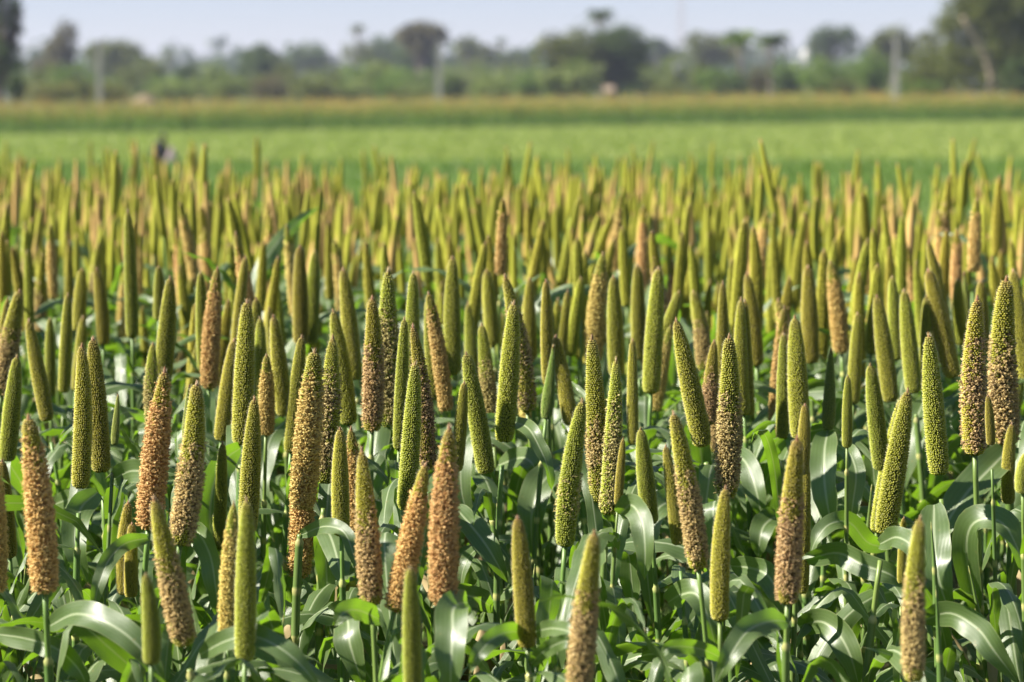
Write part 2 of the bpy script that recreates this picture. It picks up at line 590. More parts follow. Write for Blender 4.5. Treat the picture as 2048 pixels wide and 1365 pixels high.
def tree(name, cat, label, blobs, d, tone, n=2200, leaf=0.16, trunk=None, dens=2.4, group=None, bark=(0.16, 0.13, 0.10), limbs=True, thick=None):
    """blobs: (px, py, rx, ry) ellipses read off the photograph, stood up as a tree at d metres with real depth."""
    k = d / FPX
    tx = trunk if trunk is not None else blobs[0][0]
    x0 = gx(tx, d)
    root = bpy.data.objects.new(name, None)
    COL.objects.link(root)
    root.location = (x0, d, 0)
    tag(root, label, cat, group)
    bl = []
    for i, (px, py, rx, ry) in enumerate(blobs):
        dy = (random.random() - 0.5) * rx * k * 0.7
        bl.append((gx(px, d) - x0, dy, gz(px, py, d), rx * k, rx * k * 0.9, ry * k))
    sd_ = sum(map(ord, label)) % 9973
    r2 = random.Random(sd_)
    for q in list(bl):
        for _ in range(3):
            th, el = r2.uniform(0, 6.28), r2.uniform(-.2, 1.3)
            f = r2.uniform(.75, 1.15)
            g2 = r2.uniform(.22, .42)
            bl.append((q[0] + math.cos(th) * math.cos(el) * q[3] * f, q[1] + math.sin(th) * math.cos(el) * q[4] * f, max(.3, q[2] + math.sin(el) * q[5] * f), q[3] * g2, q[4] * g2, q[5] * g2))
    V, F, C = leaf_cloud(bl, int(n * dens), leaf, GREEN[tone], seed=sd_)
    link('crown', nmesh('crown', V, F, M_TREE, C, smooth=False), root)
    zt = max(b_[2] for b_ in bl)
    r0 = thick or max(0.06, 0.035 * zt)
    b = Bag()
    main = bl[0]
    P = np.array([(0, 0, -0.05), (0.05, 0, 0.5 * main[2]), (main[0] * 0.6, main[1] * 0.6, main[2])])
    t = np.linspace(0, 1, 9)[:, None]
    path = (1 - t) ** 2 * P[0] + 2 * t * (1 - t) * P[1] + t ** 2 * P[2]
    rad = r0 * (1.25 - 0.85 * t[:, 0])
    rad[0] *= 1.3
    v, f, c = tube(path, rad, 8, bark)
    b.add(v, f, c)
    if limbs:
        for bb in bl:
            for s in range(3):
                e = np.array([bb[0] + random.uniform(-.6, .6) * bb[3], bb[1] + random.uniform(-.6, .6) * bb[4], bb[2] + random.uniform(-.1, .6) * bb[5]])
                st = path[random.randint(3, 6)]
                md = (st + e) / 2 + np.array([0, 0, -0.1 * bb[5]])
                q = (1 - t) ** 2 * st + 2 * t * (1 - t) * md + t ** 2 * e
                v, f, c = tube(q[::2], r0 * 0.4 * (1.1 - t[::2, 0]), 5, bark)
                b.add(v, f, c)
    link('trunk', b.mesh('trunk', M_BARK), root)
    return root


def bush(label, px, py, rx, ry, d, tone, n=650, leaf=0.13, group=None, name='bush', cat='bush', extra=()):
    gy = 184 + 2.1 * FPX / d
    bl = [(px, py, rx, ry), (px - rx * 0.45, py + ry * 0.4, rx * 0.6, ry * 0.7), (px + rx * 0.4, py + ry * 0.45, rx * 0.65, ry * 0.7), (px, (py + gy) / 2, rx * 0.7, max(4, (gy - py) / 2))] + list(extra)
    return tree(name, cat, label, bl, d, tone, n, leaf, trunk=px, group=group, thick=0.07)


def palm(label, px, py, d, r_px, tone='dark', nf=18, group=None, dead=5):
    k = d / FPX
    x0, z = gx(px, d), gz(px, py, d)
    root = bpy.data.objects.new('palm_tree', None)
    COL.objects.link(root)
    root.location = (x0, d, 0)
    tag(root, label, 'palm tree', group)
    t = np.linspace(0, 1, 14)
    bend = random.uniform(-0.4, 0.4)
    path = np.stack([bend * t * (1 - t) * 1.5, 0 * t, z * t], -1)
    v, f, c = tube(path, 0.26 - 0.09 * t + 0.012 * (np.arange(14) % 2), 8, (0.17, 0.14, 0.11))
    link('trunk', nmesh('trunk', v, f, M_BARK, c), root)
    L = r_px * k

    def frond_mesh(down):
        b = Bag()
        s = np.linspace(0, 1, 12)
        th = (0.25 if not down else 1.3) + (2.3 if not down else 1.5) * s ** 1.1
        st = L / 11
        x = np.concatenate([[0], np.cumsum(np.sin(th[:-1]) * st)])
        zz = np.concatenate([[0], np.cumsum(np.cos(th[:-1]) * st)])
        col = GREEN[tone][1] if not down else (0.20, 0.15, 0.07)
        v, f, c = tube(np.stack([x, 0 * x, zz], -1), 0.02 * (1.2 - s), 4, col)
        b.add(v, f, c)
        for i in range(1, 12):
            for sgn in (-1, 1):
                for h in (0.0, 0.5):
                    xi = x[i] - h * (x[i] - x[i - 1])
                    zi = zz[i] - h * (zz[i] - zz[i - 1])
                    ll = L * 0.30 * (1 - 0.55 * s[i])
                    e = (xi + ll * 0.45, sgn * ll * 0.75, zi - ll * 0.45)
                    b.add([(xi - .025, 0, zi), (xi + .025, 0, zi), (xi + ll * .25 + .03, sgn * ll * .4, zi - ll * .08), e], np.array([[0, 1, 2, 3]]), np.array(col) * random.uniform(.7, 1.3))
        return b.mesh('frond', M_TREE)
    A, D = frond_mesh(False), frond_mesh(True)
    top = path[-1]
    for i in range(nf):
        link('frond', A, root, top, (random.uniform(-.15, .15), random.uniform(-0.35, 0.85), i * 2.399), (1, 1, 1))
    for i in range(dead):
        link('dry_frond', D, root, top - np.array([0, 0, .1]), (0, random.uniform(0, .5), i * 2.399 + 1), (.8, .8, .8))
    return root


SCR = 'scrub bushes along the far field edge'
tree('shade_tree', 'tree', 'tall dark tree cut by the left frame edge', [(2, 120, 40, 55), (10, 20, 34, 45), (36, 25, 22, 14), (38, 62, 20, 12), (-30, -40, 45, 50), (15, 95, 25, 18)], 190, 'dark', 3600, 0.14, trunk=-5)
bush('small dark bush below the tall dark tree at the left edge', 30, 168, 18, 22, 186, 'dark', 700)
tree('roadside_tree', 'tree', 'grey-brown upright tree right of the dark left-edge tree', [(132, 80, 26, 36), (118, 110, 30, 35), (105, 145, 40, 35), (140, 150, 25, 30)], 400, 'brown', 2400, 0.26, trunk=122)
tree('spreading_tree', 'tree', 'broad flat-crowned tree behind the left utility pole', [(230, 105, 52, 20), (195, 110, 30, 20), (262, 112, 28, 18), (225, 140, 40, 28)], 440, 'olive', 2400, 0.28, trunk=225)
bush('dark rounded bush right of the left utility pole', 290, 148, 45, 26, 320, 'olive', 1100, 0.18)
bush('dark little tree-like bush in the gap left of the far pale scrub', 375, 150, 26, 28, 330, 'dark', 800, 0.18)
bush('dark bush standing next to the small low bushes at left centre', 425, 158, 24, 26, 330, 'dark', 700, 0.18)
tree('thicket_tree', 'tree', 'blue-green leafy tree at the left end of the pale scrub', [(520, 122, 36, 30), (545, 140, 25, 25), (500, 150, 25, 25)], 390, 'dark', 1700, 0.24)
tree('thicket_tree', 'tree', 'small dark tree just right of the blue-green leafy tree', [(568, 148, 20, 26), (575, 165, 22, 18)], 340, 'olive', 900, 0.2)
tree('distant_tree', 'tree', 'low wide bluish tree above the pale scrub', [(622, 114, 45, 18), (600, 125, 30, 18), (650, 128, 30, 18)], 600, 'dark', 1300, 0.36)
bush('brownish bush beneath the blue-green leafy tree', 535, 172, 45, 22, 290, 'brown', 900, 0.17)
bush('small dark bush low at the field edge left of centre', 612, 182, 26, 16, 270, 'olive', 600, 0.15)
tree('distant_tree', 'tree', 'long bluish tree left of the umbrella-crowned tree', [(775, 98, 50, 20), (745, 110, 30, 18), (800, 112, 30, 18)], 610, 'dark', 1500, 0.36)
tree('umbrella_tree', 'tree', 'flat-topped umbrella-crowned tree above the middle utility pole', [(842, 66, 46, 16), (815, 72, 28, 16), (872, 74, 26, 18), (840, 92, 28, 18)], 430, 'brown', 3000, 0.26, trunk=838)
tree('distant_tree', 'tree', 'low dark tree under the umbrella-crowned tree', [(830, 118, 40, 24), (860, 128, 25, 20)], 470, 'dark', 1300, 0.3)
bush('hazy olive bush behind the pale palm left of the umbrella-crowned tree', 718, 108, 34, 24, 540, 'olive', 900, 0.3)
tree('distant_tree', 'tree', 'hazy low tree right of the umbrella-crowned tree', [(938, 98, 28, 24), (965, 115, 30, 20)], 560, 'olive', 1200, 0.32)
tree('distant_tree', 'tree', 'bluish low tree left of the twin round trees', [(1000, 120, 42, 14), (1040, 118, 32, 18)], 600, 'dark', 1100, 0.34)
tree('round_tree', 'tree', 'left of the twin round trees in mid distance', [(1148, 108, 56, 44), (1118, 100, 32, 32), (1175, 140, 50, 40), (1140, 160, 45, 28)], 290, 'olive', 4200, 0.19, trunk=1160)
tree('round_tree', 'tree', 'right and taller of the twin round trees in mid distance', [(1242, 98, 52, 44), (1212, 90, 32, 32), (1262, 130, 40, 40), (1230, 155, 45, 32)], 292, 'dark', 4200, 0.19, trunk=1228)
tree('distant_tree', 'tree', 'faint bluish tree right of the twin round trees', [(1310, 98, 30, 22), (1340, 112, 30, 18)], 620, 'dark', 1000, 0.36)
tree('distant_tree', 'tree', 'faint grey-green tree right of the lattice mast', [(1400, 92, 38, 24), (1440, 98, 34, 24), (1420, 120, 50, 22)], 480, 'olive', 1500, 0.3)
bush('dark bush left of the paired palms', 1400, 152, 26, 24, 285, 'olive', 800, 0.16)
bush('dark bush below the left palm of the pair', 1470, 168, 28, 20, 265, 'dark', 700, 0.15)
bush('dark bush below the right palm of the pair', 1570, 160, 24, 22, 265, 'dark', 700, 0.15)
bush('dry brown bush between the paired palms', 1515, 155, 24, 26, 275, 'brown', 700, 0.15)
tree('distant_tree', 'tree', 'bluish tree behind the bright green bushes', [(1655, 78, 42, 24), (1690, 85, 32, 28), (1640, 95, 34, 25)], 500, 'dark', 1500, 0.3)
tree('thicket_tree', 'tree', 'grey-green tree behind the right utility pole', [(1785, 78, 38, 24), (1765, 100, 32, 28), (1815, 100, 30, 28)], 400, 'olive', 1500, 0.25)
bush('bright green bush right of the paired palms', 1648, 148, 52, 30, 262, 'lush', 1500, 0.15)
bush('bright green bush left of the right utility pole', 1738, 142, 42, 34, 258, 'lush', 1400, 0.15)
bush('olive bush leaning on the big right-hand tree', 1872, 128, 60, 48, 222, 'olive', 2400, 0.14)
bush('dark bush at the foot of the right utility pole', 1822, 160, 30, 20, 230, 'dark', 700, 0.13)
bush('dark undergrowth bush at the right frame edge', 2035, 150, 38, 36, 204, 'dark', 1200, 0.13)
# big right-hand tree: pale leaning trunk
bt = tree('shade_tree', 'tree', 'huge spreading tree with a pale leaning trunk at right', [(1945, 45, 62, 42), (2000, 20, 80, 62), (2050, 60, 75, 65), (1905, 40, 42, 32), (2010, 110, 66, 48), (1960, -20, 75, 45), (1940, 105, 50, 40), (2050, 130, 60, 50), (1985, 150, 45, 32), (1905, 120, 45, 42), (1930, 160, 50, 26), (2035, 165, 50, 26)], 212, 'olive', 12500, 0.14, trunk=1978, bark=(0.36, 0.29, 0.22), limbs=False, thick=0.20)
tr_ = [c for c in bt.children if c.name.startswith('trunk')][0]
k_ = 212 / FPX
b_ = Bag()
for pts, r0, r1 in (([(1978, 190), (1976, 150), (1958, 110), (1925, 62), (1905, 40)], 0.34, 0.15), ([(1970, 140), (1990, 90), (2010, 40), (2030, 0)], 0.12, 0.04), ([(1976, 150), (2010, 120), (2050, 80)], 0.10, 0.04)):
    pp = np.array([(gx(px, 212) - bt.location.x, -0.9 - (0.9 * i if r0 > .3 else 0), max(-0.05, gz(px, py, 212) if i or py < 170 else -0.05)) for i, (px, py) in enumerate(pts)])
    v, f, c = tube(pp, np.linspace(r0, r1, len(pp)), 8, (0.36, 0.29, 0.22))
    b_.add(v, f, c)
tr_.data = b_.mesh('trunk', M_BARK)
# pale scrub, yellow-green left shrubs
sc_lab = ['low', 'rounded', 'wide', 'ragged']
scr = [(100, 178, 55, 16, 215, 'yellow', 'yellow-green bush low beside the dark left-edge bush'),
       (215, 183, 40, 12, 225, 'yellow', 'low yellow-green bush at the foot of the left utility pole'),
       (165, 176, 32, 14, 235, 'olive', 'olive bush left of the left utility pole'),
       (345, 180, 50, 13, 260, 'scrub', 'low scrub bush beside the bare earth mound'),
       (455, 172, 42, 18, 270, 'scrub', 'pale scrub bush below the dark bushes at left centre'),
       (660, 158, 60, 28, 330, 'scrub', 'wide pale scrub bush below the low wide bluish tree'),
       (745, 150, 55, 30, 350, 'scrub', 'pale rounded scrub bush below the hazy olive bush'),
       (700, 178, 50, 16, 265, 'scrub', 'low scrub bush at the field edge left of centre'),
       (790, 172, 50, 20, 270, 'lush', 'fresh green bush left of the middle utility pole'),
       (828, 182, 34, 12, 262, 'scrub', 'small low scrub bush just left of the middle utility pole'),
       (905, 174, 22, 22, 250, 'dark', 'small dark bush right of the middle utility pole'),
       (930, 150, 50, 26, 340, 'scrub', 'pale scrub bush behind the small dark bush near the middle pole'),
       (1000, 152, 50, 28, 330, 'scrub', 'pale scrub bush left of the twin round trees'),
       (985, 178, 40, 16, 262, 'scrub', 'low scrub bush midway between middle pole and twin trees'),
       (1055, 168, 40, 22, 275, 'lush', 'fresh green bush touching the left twin round tree'),
       (1305, 160, 46, 26, 290, 'scrub', 'pale scrub bush right of the twin round trees'),
       (1350, 140, 32, 30, 320, 'scrub', 'taller pale scrub bush below the lattice mast'),
       (1330, 182, 36, 12, 262, 'olive', 'low olive bush right of the twin round trees'),
       (1850, 178, 40, 10, 214, 'lush', 'low bright plants below the olive bush at right'),
       (1690, 176, 36, 16, 255, 'olive', 'low olive bush between the two bright green bushes')]
for px, py, rx, ry, d, tone, lab in scr:
    bush(lab, px, py, rx, ry, d, tone, 900, 0.15, SCR)
rb = random.Random(11)
seen_marks = {}
for i in range(46):
    d = rb.uniform(255, 430)
    px = 40 + 1800 * (i + rb.random()) / 46
    ry = rb.uniform(16, 30)
    mk = min(MARKS, key=lambda q: abs(q[0] - px))
    seen_marks[mk] = seen_marks.get(mk, 0) + 1
    bush('%s hazy scrub bush from left in the thicket near %s' % (ORD[seen_marks[mk] - 1], mk[1]), px, 184 - ry * rb.uniform(.3, 1.3), rb.uniform(34, 62), ry, d, rb.choice(['scrub', 'scrub', 'olive', 'lush']), 560, 0.22, 'scrub bushes in the mixed thicket')
palm('lone palm standing above the twin round trees', 1200, 36, 330, 38, 'dark', 24)
palm('left of the paired palms right of centre', 1480, 88, 290, 50, 'lush', 30)
palm('right and darker of the paired palms right of centre', 1545, 88, 285, 46, 'dark', 30)
palm('pale distant palm left of the umbrella-crowned tree', 716, 62, 560, 24, 'olive', 16)
palm('tiny distant palm right of the umbrella-crowned tree', 1002, 88, 640, 20, 'dark', 12)
palm('tiny distant palm above the dark bushes left of centre', 338, 108, 620, 20, 'dark', 12)


def distant_wood():
    g_ = np.random.default_rng(5)
    bl = []
    for i in range(260):
        d = 680 + 320 * g_.random()
        px = -150 + 2350 * g_.random()
        k = d / FPX
        py = 84 + 46 * g_.random()
        rx = 22 + 25 * g_.random()
        bl.append((gx(px, d), d, gz(px, py + 15, d) * 0.55, rx * k, rx * k, (gz(px, py, d)) * 0.62))
    V, F, C = leaf_cloud(bl, 65000, 0.85, GREEN['dark'], seed=3, clump=0.3)
    o = link('distant_woodland', nmesh('distant_woodland', V, F, M_TREE, C, smooth=False))
    tag(o, 'hazy blue woodland along the horizon behind everything', 'woodland', kind='stuff')


distant_wood()


# ------------------------------------------------------------------ poles, mast, hut, mound, person
def pole(label, px, top, d):
    root = bpy.data.objects.new('utility_pole', None)
    COL.objects.link(root)
    root.location = (gx(px, d), d, 0)
    tag(root, label, 'utility pole', 'concrete utility poles behind the far millet belt')
    h = gz(px, top, d)
    b = Bag()
    for i in range(6):
        z0, z1 = -0.05 + i * h / 6, -0.05 + (i + 1) * h / 6
        w0, w1 = 0.22 - 0.012 * i, 0.22 - 0.012 * (i + 1)
        b.add([(-w0, -w0 * .8, z0), (w0, -w0 * .8, z0), (w0, w0 * .8, z0), (-w0, w0 * .8, z0), (-w1, -w1 * .8, z1), (w1, -w1 * .8, z1), (w1, w1 * .8, z1), (-w1, w1 * .8, z1)],
              np.array([[0, 1, 5, 4], [1, 2, 6, 5], [2, 3, 7, 6], [3, 0, 4, 7]] + ([[4, 5, 6, 7]] if i == 5 else [])), (0.38, 0.37, 0.32))
    link('post', b.mesh('post', M_PLAIN, False), root)
    b = Bag()
    b.box((-0.45, -0.14, h - 0.42), (0.45, -0.10, h - 0.36), (0.25, 0.24, 0.22))
    link('cross_arm', b.mesh('cross_arm', M_PLAIN, False), root)
    v, f, c = tube([(0, 0, 0), (0, 0, .05), (0, 0, .07), (0, 0, .12)], [.02, .02, .045, .03], 8, (0.5, 0.47, 0.42))
    ins = nmesh('insulator', v, f, M_PLAIN, c)
    for x in (-0.4, 0.4):
        link('insulator', ins, root, (x, -0.12, h - 0.36))


pole('left of the three concrete utility poles, in front of the flat-crowned tree', 199, 80, 212)
pole('middle concrete utility pole below the umbrella-crowned tree', 878, 78, 212)
pole('right concrete utility pole beside the bright green bushes', 1792, 70, 213)


def mast():
    d = 900
    h = gz(1362, -40, d)
    root = bpy.data.objects.new('lattice_mast', None)
    COL.objects.link(root)
    root.location = (gx(1362, d), d, 0)
    tag(root, 'faint tall lattice mast rising into the sky right of centre', 'mast')
    w = lambda z: 1.5 - 1.0 * z / h
    corners = [(1, 0.58), (-1, 0.58), (0, -1.15)]
    for cx, cyy in corners:
        z = np.linspace(0, h, 12)
        v, f, c = tube(np.stack([cx * w(z), cyy * w(z), z], -1), 0.09, 5, (0.42, 0.38, 0.38))
        link('leg', nmesh('leg', v, f, M_PLAIN, c), root)
    b = Bag()
    for i in range(16):
        z0, z1 = h * i / 16, h * (i + 1) / 16
        for a in range(3):
            p, q = corners[a], corners[(a + 1) % 3]
            v, f, c = tube([(p[0] * w(z0), p[1] * w(z0), z0), (q[0] * w(z1), q[1] * w(z1), z1)], 0.05, 4, (0.42, 0.38, 0.38))
            b.add(v, f, c)
            v, f, c = tube([(q[0] * w(z1), q[1] * w(z1), z1), (p[0] * w(z1), p[1] * w(z1), z1)], 0.05, 4, (0.42, 0.38, 0.38))
            b.add(v, f, c)
    link('bracing', b.mesh('bracing', M_PLAIN), root)


mast()


def hut(label, px, top, d, w, wall, roof, depth=2.5):
    root = bpy.data.objects.new('stand_in_hut', None)
    COL.objects.link(root)
    root.location = (gx(px, d), d, 0)
    tag(root, label, 'hut')
    h = gz(px, top, d)
    b = Bag()
    b.box((-w / 2, 0, 0), (w / 2, depth, h * 0.8), wall)
    link('wall', b.mesh('wall', M_PLAIN, False), root)
    b = Bag()
    e = w / 2 + 0.2
    b.add([(-e, -.25, h * .8 + .003), (e, -.25, h * .8 + .003), (e, depth + .25, h * .8 + .003), (-e, depth + .25, h * .8 + .003), (-e, depth / 2, h), (e, depth / 2, h)],
          [np.array([[0, 1, 5, 4], [2, 3, 4, 5], [0, 3, 2, 1]]), np.array([[1, 2, 5], [3, 0, 4]])], roof)
    link('roof', b.mesh('roof', M_PLAIN, False), root)
    b = Bag()
    b.box((-0.4, -0.03, 0.05), (0.4, -0.003, min(1.9, h * .7)), (0.12, 0.09, 0.07))
    link('door', b.mesh('door', M_PLAIN, False), root)


hut('tiny hut made up for a tan speck at the foot of the twin round trees', 1218, 172, 262, 0.6, (0.34, 0.26, 0.18), (0.30, 0.23, 0.16), 1.2)  # hut made up for an unidentified tan blur under the trees


def tank():  # tank made up for an unidentified bright speck in the tree line
    d = 345
    root = bpy.data.objects.new('stand_in_tank', None)
    COL.objects.link(root)
    root.location = (gx(1612, d), d, 0)
    tag(root, 'white tank on legs made up for a bright speck right of the paired palms', 'water tank')
    z0, z1 = gz(0, 126, d), gz(0, 106, d)
    v, f, c = tube([(0, 0, z0), (0, 0, z0 + .05), (0, 0, z1 - .12), (0, 0, z1 - .04), (0, 0, z1)], [.45, .5, .5, .35, .12], 16, (0.62, 0.61, 0.58))
    link('tank', nmesh('tank', v, f, M_PLAIN, c), root)
    for sx in (-1, 1):
        for sy in (-1, 1):
            v, f, c = tube([(sx * .38, sy * .38, 0), (sx * .34, sy * .34, z0 + .01)], .05, 6, (0.25, 0.24, 0.22))
            link('leg', nmesh('leg', v, f, M_PLAIN, c), root)


tank()


def mound():
    d = 238
    xs, ys = np.linspace(-1, 1, 25), np.linspace(-1, 1, 13)
    X, Y = np.meshgrid(xs, ys, indexing='ij')
    g_ = np.random.default_rng(2)
    Z = np.clip(1 - (X ** 2 + Y ** 2), 0, 1) ** 0.7 * (1.85 + 0.30 * g_.random(X.shape) * (1 - X ** 2))
    V = np.stack([gx(292, d) + X * 1.9, d + Y * 1.6, Z - 0.02], -1).reshape(-1, 3)
    i, j = np.meshgrid(np.arange(24), np.arange(12), indexing='ij')
    Q = np.stack([i * 13 + j, (i + 1) * 13 + j, (i + 1) * 13 + j + 1, i * 13 + j + 1], -1).reshape(-1, 4)
    o = link('earth_mound', nmesh('earth_mound', V, Q, M_PLAIN, np.full((len(V), 3), (0.20, 0.15, 0.10))))
    tag(o, kind='structure')


mound()


def person():
    d = 84.0
    p0 = at(316, 300, d)
    root = bpy.data.objects.new('person', None)
    COL.objects.link(root)
    root.location = (p0.x, d, 0)
    tag(root, 'person in dark clothes squatting in the green crop far off at left', 'person')
    # squatting, bent forward to the right, arms down in the crop
    J = {'pel': (-.10, 0, .27, .13), 'waist': (-.02, 0, .42, .125), 'chest': (.07, 0, .56, .135), 'neck': (.12, 0, .66, .06), 'head0': (.155, 0, .72, .075), 'head1': (.20, 0, .79, .085), 'head2': (.215, 0, .855, .06)}
    E = [('pel', 'waist'), ('waist', 'chest'), ('chest', 'neck'), ('neck', 'head0'), ('head0', 'head1'), ('head1', 'head2')]
    for s, n in ((-1, 'l'), (1, 'r')):
        J.update({n + 'hip': (-.08, s * .10, .25, .10), n + 'knee': (.26, s * .15, .38, .065), n + 'ank': (.06, s * .13, .07, .042), n + 'toe': (.22, s * .15, .03, .035),
                  n + 'sho': (.08, s * .17, .585, .058), n + 'elb': (.26, s * .20, .40, .042), n + 'wri': (.43, s * .11, .24, .030), n + 'pal': (.49, s * .10, .20, .028)})
        E += [('pel', n + 'hip'), (n + 'hip', n + 'knee'), (n + 'knee', n + 'ank'), (n + 'ank', n + 'toe'), ('chest', n + 'sho'), (n + 'sho', n + 'elb'), (n + 'elb', n + 'wri'), (n + 'wri', n + 'pal')]
        for q, (dx, dy, dz) in enumerate(((.075, .026, -.035), (.085, .010, -.045), (.085, -.006, -.048), (.07, -.022, -.045), (.04, -.045 * s * s, -.005))):
            J[n + 'f%d' % q] = (.49 + dx, s * (.10 + dy), .20 + dz, .009)
            E.append((n + 'pal', n + 'f%d' % q))
    names = list(J)
    me = bpy.data.meshes.new('body')
    me.from_pydata([J[k][:3] for k in names], [(names.index(a), names.index(b)) for a, b in E], [])
    o = link('body', me, root)
    sk = o.modifiers.new('skin', 'SKIN')
    for i, k in enumerate(names):
        me.skin_vertices[0].data[i].radius = (J[k][3], J[k][3])
    me.skin_vertices[0].data[0].use_root = True
    sk.use_smooth_shade = True
    ss = o.modifiers.new('smooth', 'SUBSURF')
    ss.levels = ss.render_levels = 1
    m, nt, b = new_mat('skin')
    b.inputs['Base Color'].default_value = (0.10, 0.055, 0.035, 1)
    b.inputs['Roughness'].default_value = 0.6
    me.materials.append(m)

    def shell(name, path, rad, col, sides=14, sq=1.0):
        v, f, c = tube(path, rad, sides, col)
        v[:, 1] *= sq
        return link(name, nmesh(name, v, f, M_PLAIN, c), root)
    shell('shirt', [(-.12, 0, .30), (-.06, 0, .36), (.0, 0, .45), (.07, 0, .56), (.11, 0, .64), (.125, 0, .665)], [.165, .165, .155, .165, .12, .075], (0.018, 0.02, 0.024), sq=1.2)
    for s in (-1, 1):
        shell('sleeve', [(.07, s * .13, .60), (.15, s * .185, .51), (.26, s * .20, .40)], [.075, .072, .06], (0.018, 0.02, 0.024), 10)
        shell('trouser_leg', [(-.10, s * .09, .26), (.10, s * .13, .34), (.27, s * .15, .385), (.20, s * .145, .27), (.08, s * .13, .10)], [.125, .105, .085, .075, .06], (0.03, 0.03, 0.035), 10)
    # hair cap, hugging the back and top of the skull
    g_ = np.linspace(0, np.pi * .55, 7)
    a = np.linspace(0, 2 * np.pi, 14, endpoint=False)
    V = np.array([(.185 + .103 * np.sin(t) * np.cos(q) - .02, .1 * np.sin(t) * np.sin(q), .80 + .105 * np.cos(t)) for t in g_ for q in a])
    Q = np.array([[i * 14 + j, (i + 1) * 14 + j, (i + 1) * 14 + (j + 1) % 14, i * 14 + (j + 1) % 14] for i in range(6) for j in range(14)])
    link('hair', nmesh('hair', V, Q, M_PLAIN, np.full((len(V), 3), 0.012)), root)
    root.rotation_euler = (0, 0, R_(-12))
    root.scale = (1.0, 1.0, 1.0)
    # the pale sack beside the hands
    sk_ = bpy.data.objects.new('sack', None)
    COL.objects.link(sk_)
    sk_.location = (at(337, 310, d).x + .10, d - .15, 0)
    tag(sk_, 'pale greyish pink sack set down in front of the squatting person', 'sack')
    v, f, c = tube([(0, 0, 0), (0, 0, .03), (.01, 0, .18), (.0, 0, .33), (.01, 0, .40), (.02, 0, .43), (.03, 0, .50)], [.10, .17, .19, .16, .09, .05, .10], 14, (0.38, 0.31, 0.30))
    v += np.random.default_rng(1).normal(0, .006, v.shape)
    link('bag', nmesh('bag', v, f, M_PLAIN, c), sk_)
    v, f, c = tube([(.02, .055 * 1, .43), (.07, 0, .43), (.02, -.055, .43), (-.035, 0, .43), (.02, .055, .43)], .012, 6, (0.3, 0.22, 0.15))
    link('tie', nmesh('tie', v, f, M_PLAIN, c), sk_)


person()


# ------------------------------------------------------------------ millet: spikes
HL, HR = 0.27, 0.0175        # unit spike: length and greatest radius
PT = np.array([0, .012, .03, .06, .12, .25, .45, .62, .76, .87, .94, .975, 1.0])
PR = np.array([.45, .74, .87, .94, .97, 1.0, .985, .91, .78, .63, .50, .38, .18])
YPT = np.array([0, .012, .03, .08, .2, .35, .5, .65, .8, .92, 1.0])
YPR = np.array([.45, .65, .78, .90, 1.0, .95, .82, .64, .47, .30, .12])

C_VALLEY = np.array((0.050, 0.065, 0.007))  # dark gaps between the florets: crease shade put into the colour
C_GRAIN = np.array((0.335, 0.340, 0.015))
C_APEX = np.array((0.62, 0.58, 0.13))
Y_GRAIN = np.array((0.19, 0.30, 0.045))
TAN_A = np.array((0.60, 0.410, 0.125))
TAN_B = np.array((0.77, 0.585, 0.215))
TAN_D = np.array((0.40, 0.235, 0.065))
STRAW_A = np.array((0.50, 0.375, 0.130))
STRAW_B = np.array((0.68, 0.54, 0.24))
STRAW_D = np.array((0.22, 0.145, 0.06))


def bloom_of(kind, t, a, g_):
    """How far the florets at height t, angle a are in flower (0..1), with a ragged edge."""
    ph = g_.random(6) * 6.28
    w = 0.05 * np.sin(3 * a + ph[0]) + 0.035 * np.sin(7 * a + 20 * t + ph[1]) + 0.03 * np.sin(43 * t + ph[2]) + g_.normal(0, 0.03, len(t))
    up = lambda e, s=.04: np.clip((t + w - e) / s, 0, 1)
    dn = lambda e, s=.05: np.clip((e - t - w) / s, 0, 1)
    if kind == 'T':
        return dn(0.90, .16) * up(-0.08 + 0.06 * g_.random())
    if kind == 'H':
        return dn(0.66, .22) * up(0.03, .05)
    if kind == 'M':
        return dn(0.52, .10) * up(0.17, .08) * np.clip(0.6 + np.sin(a + ph[3]) * .8, 0.15, 1)
    if kind == 'D':
        return np.clip(dn(0.80, .22) * up(0.02, .05) * (0.55 + 0.35 * np.sin(2 * a + ph[4]) + 0.25 * np.sin(17 * t + ph[5])), 0, 1)
    return np.zeros_like(t)


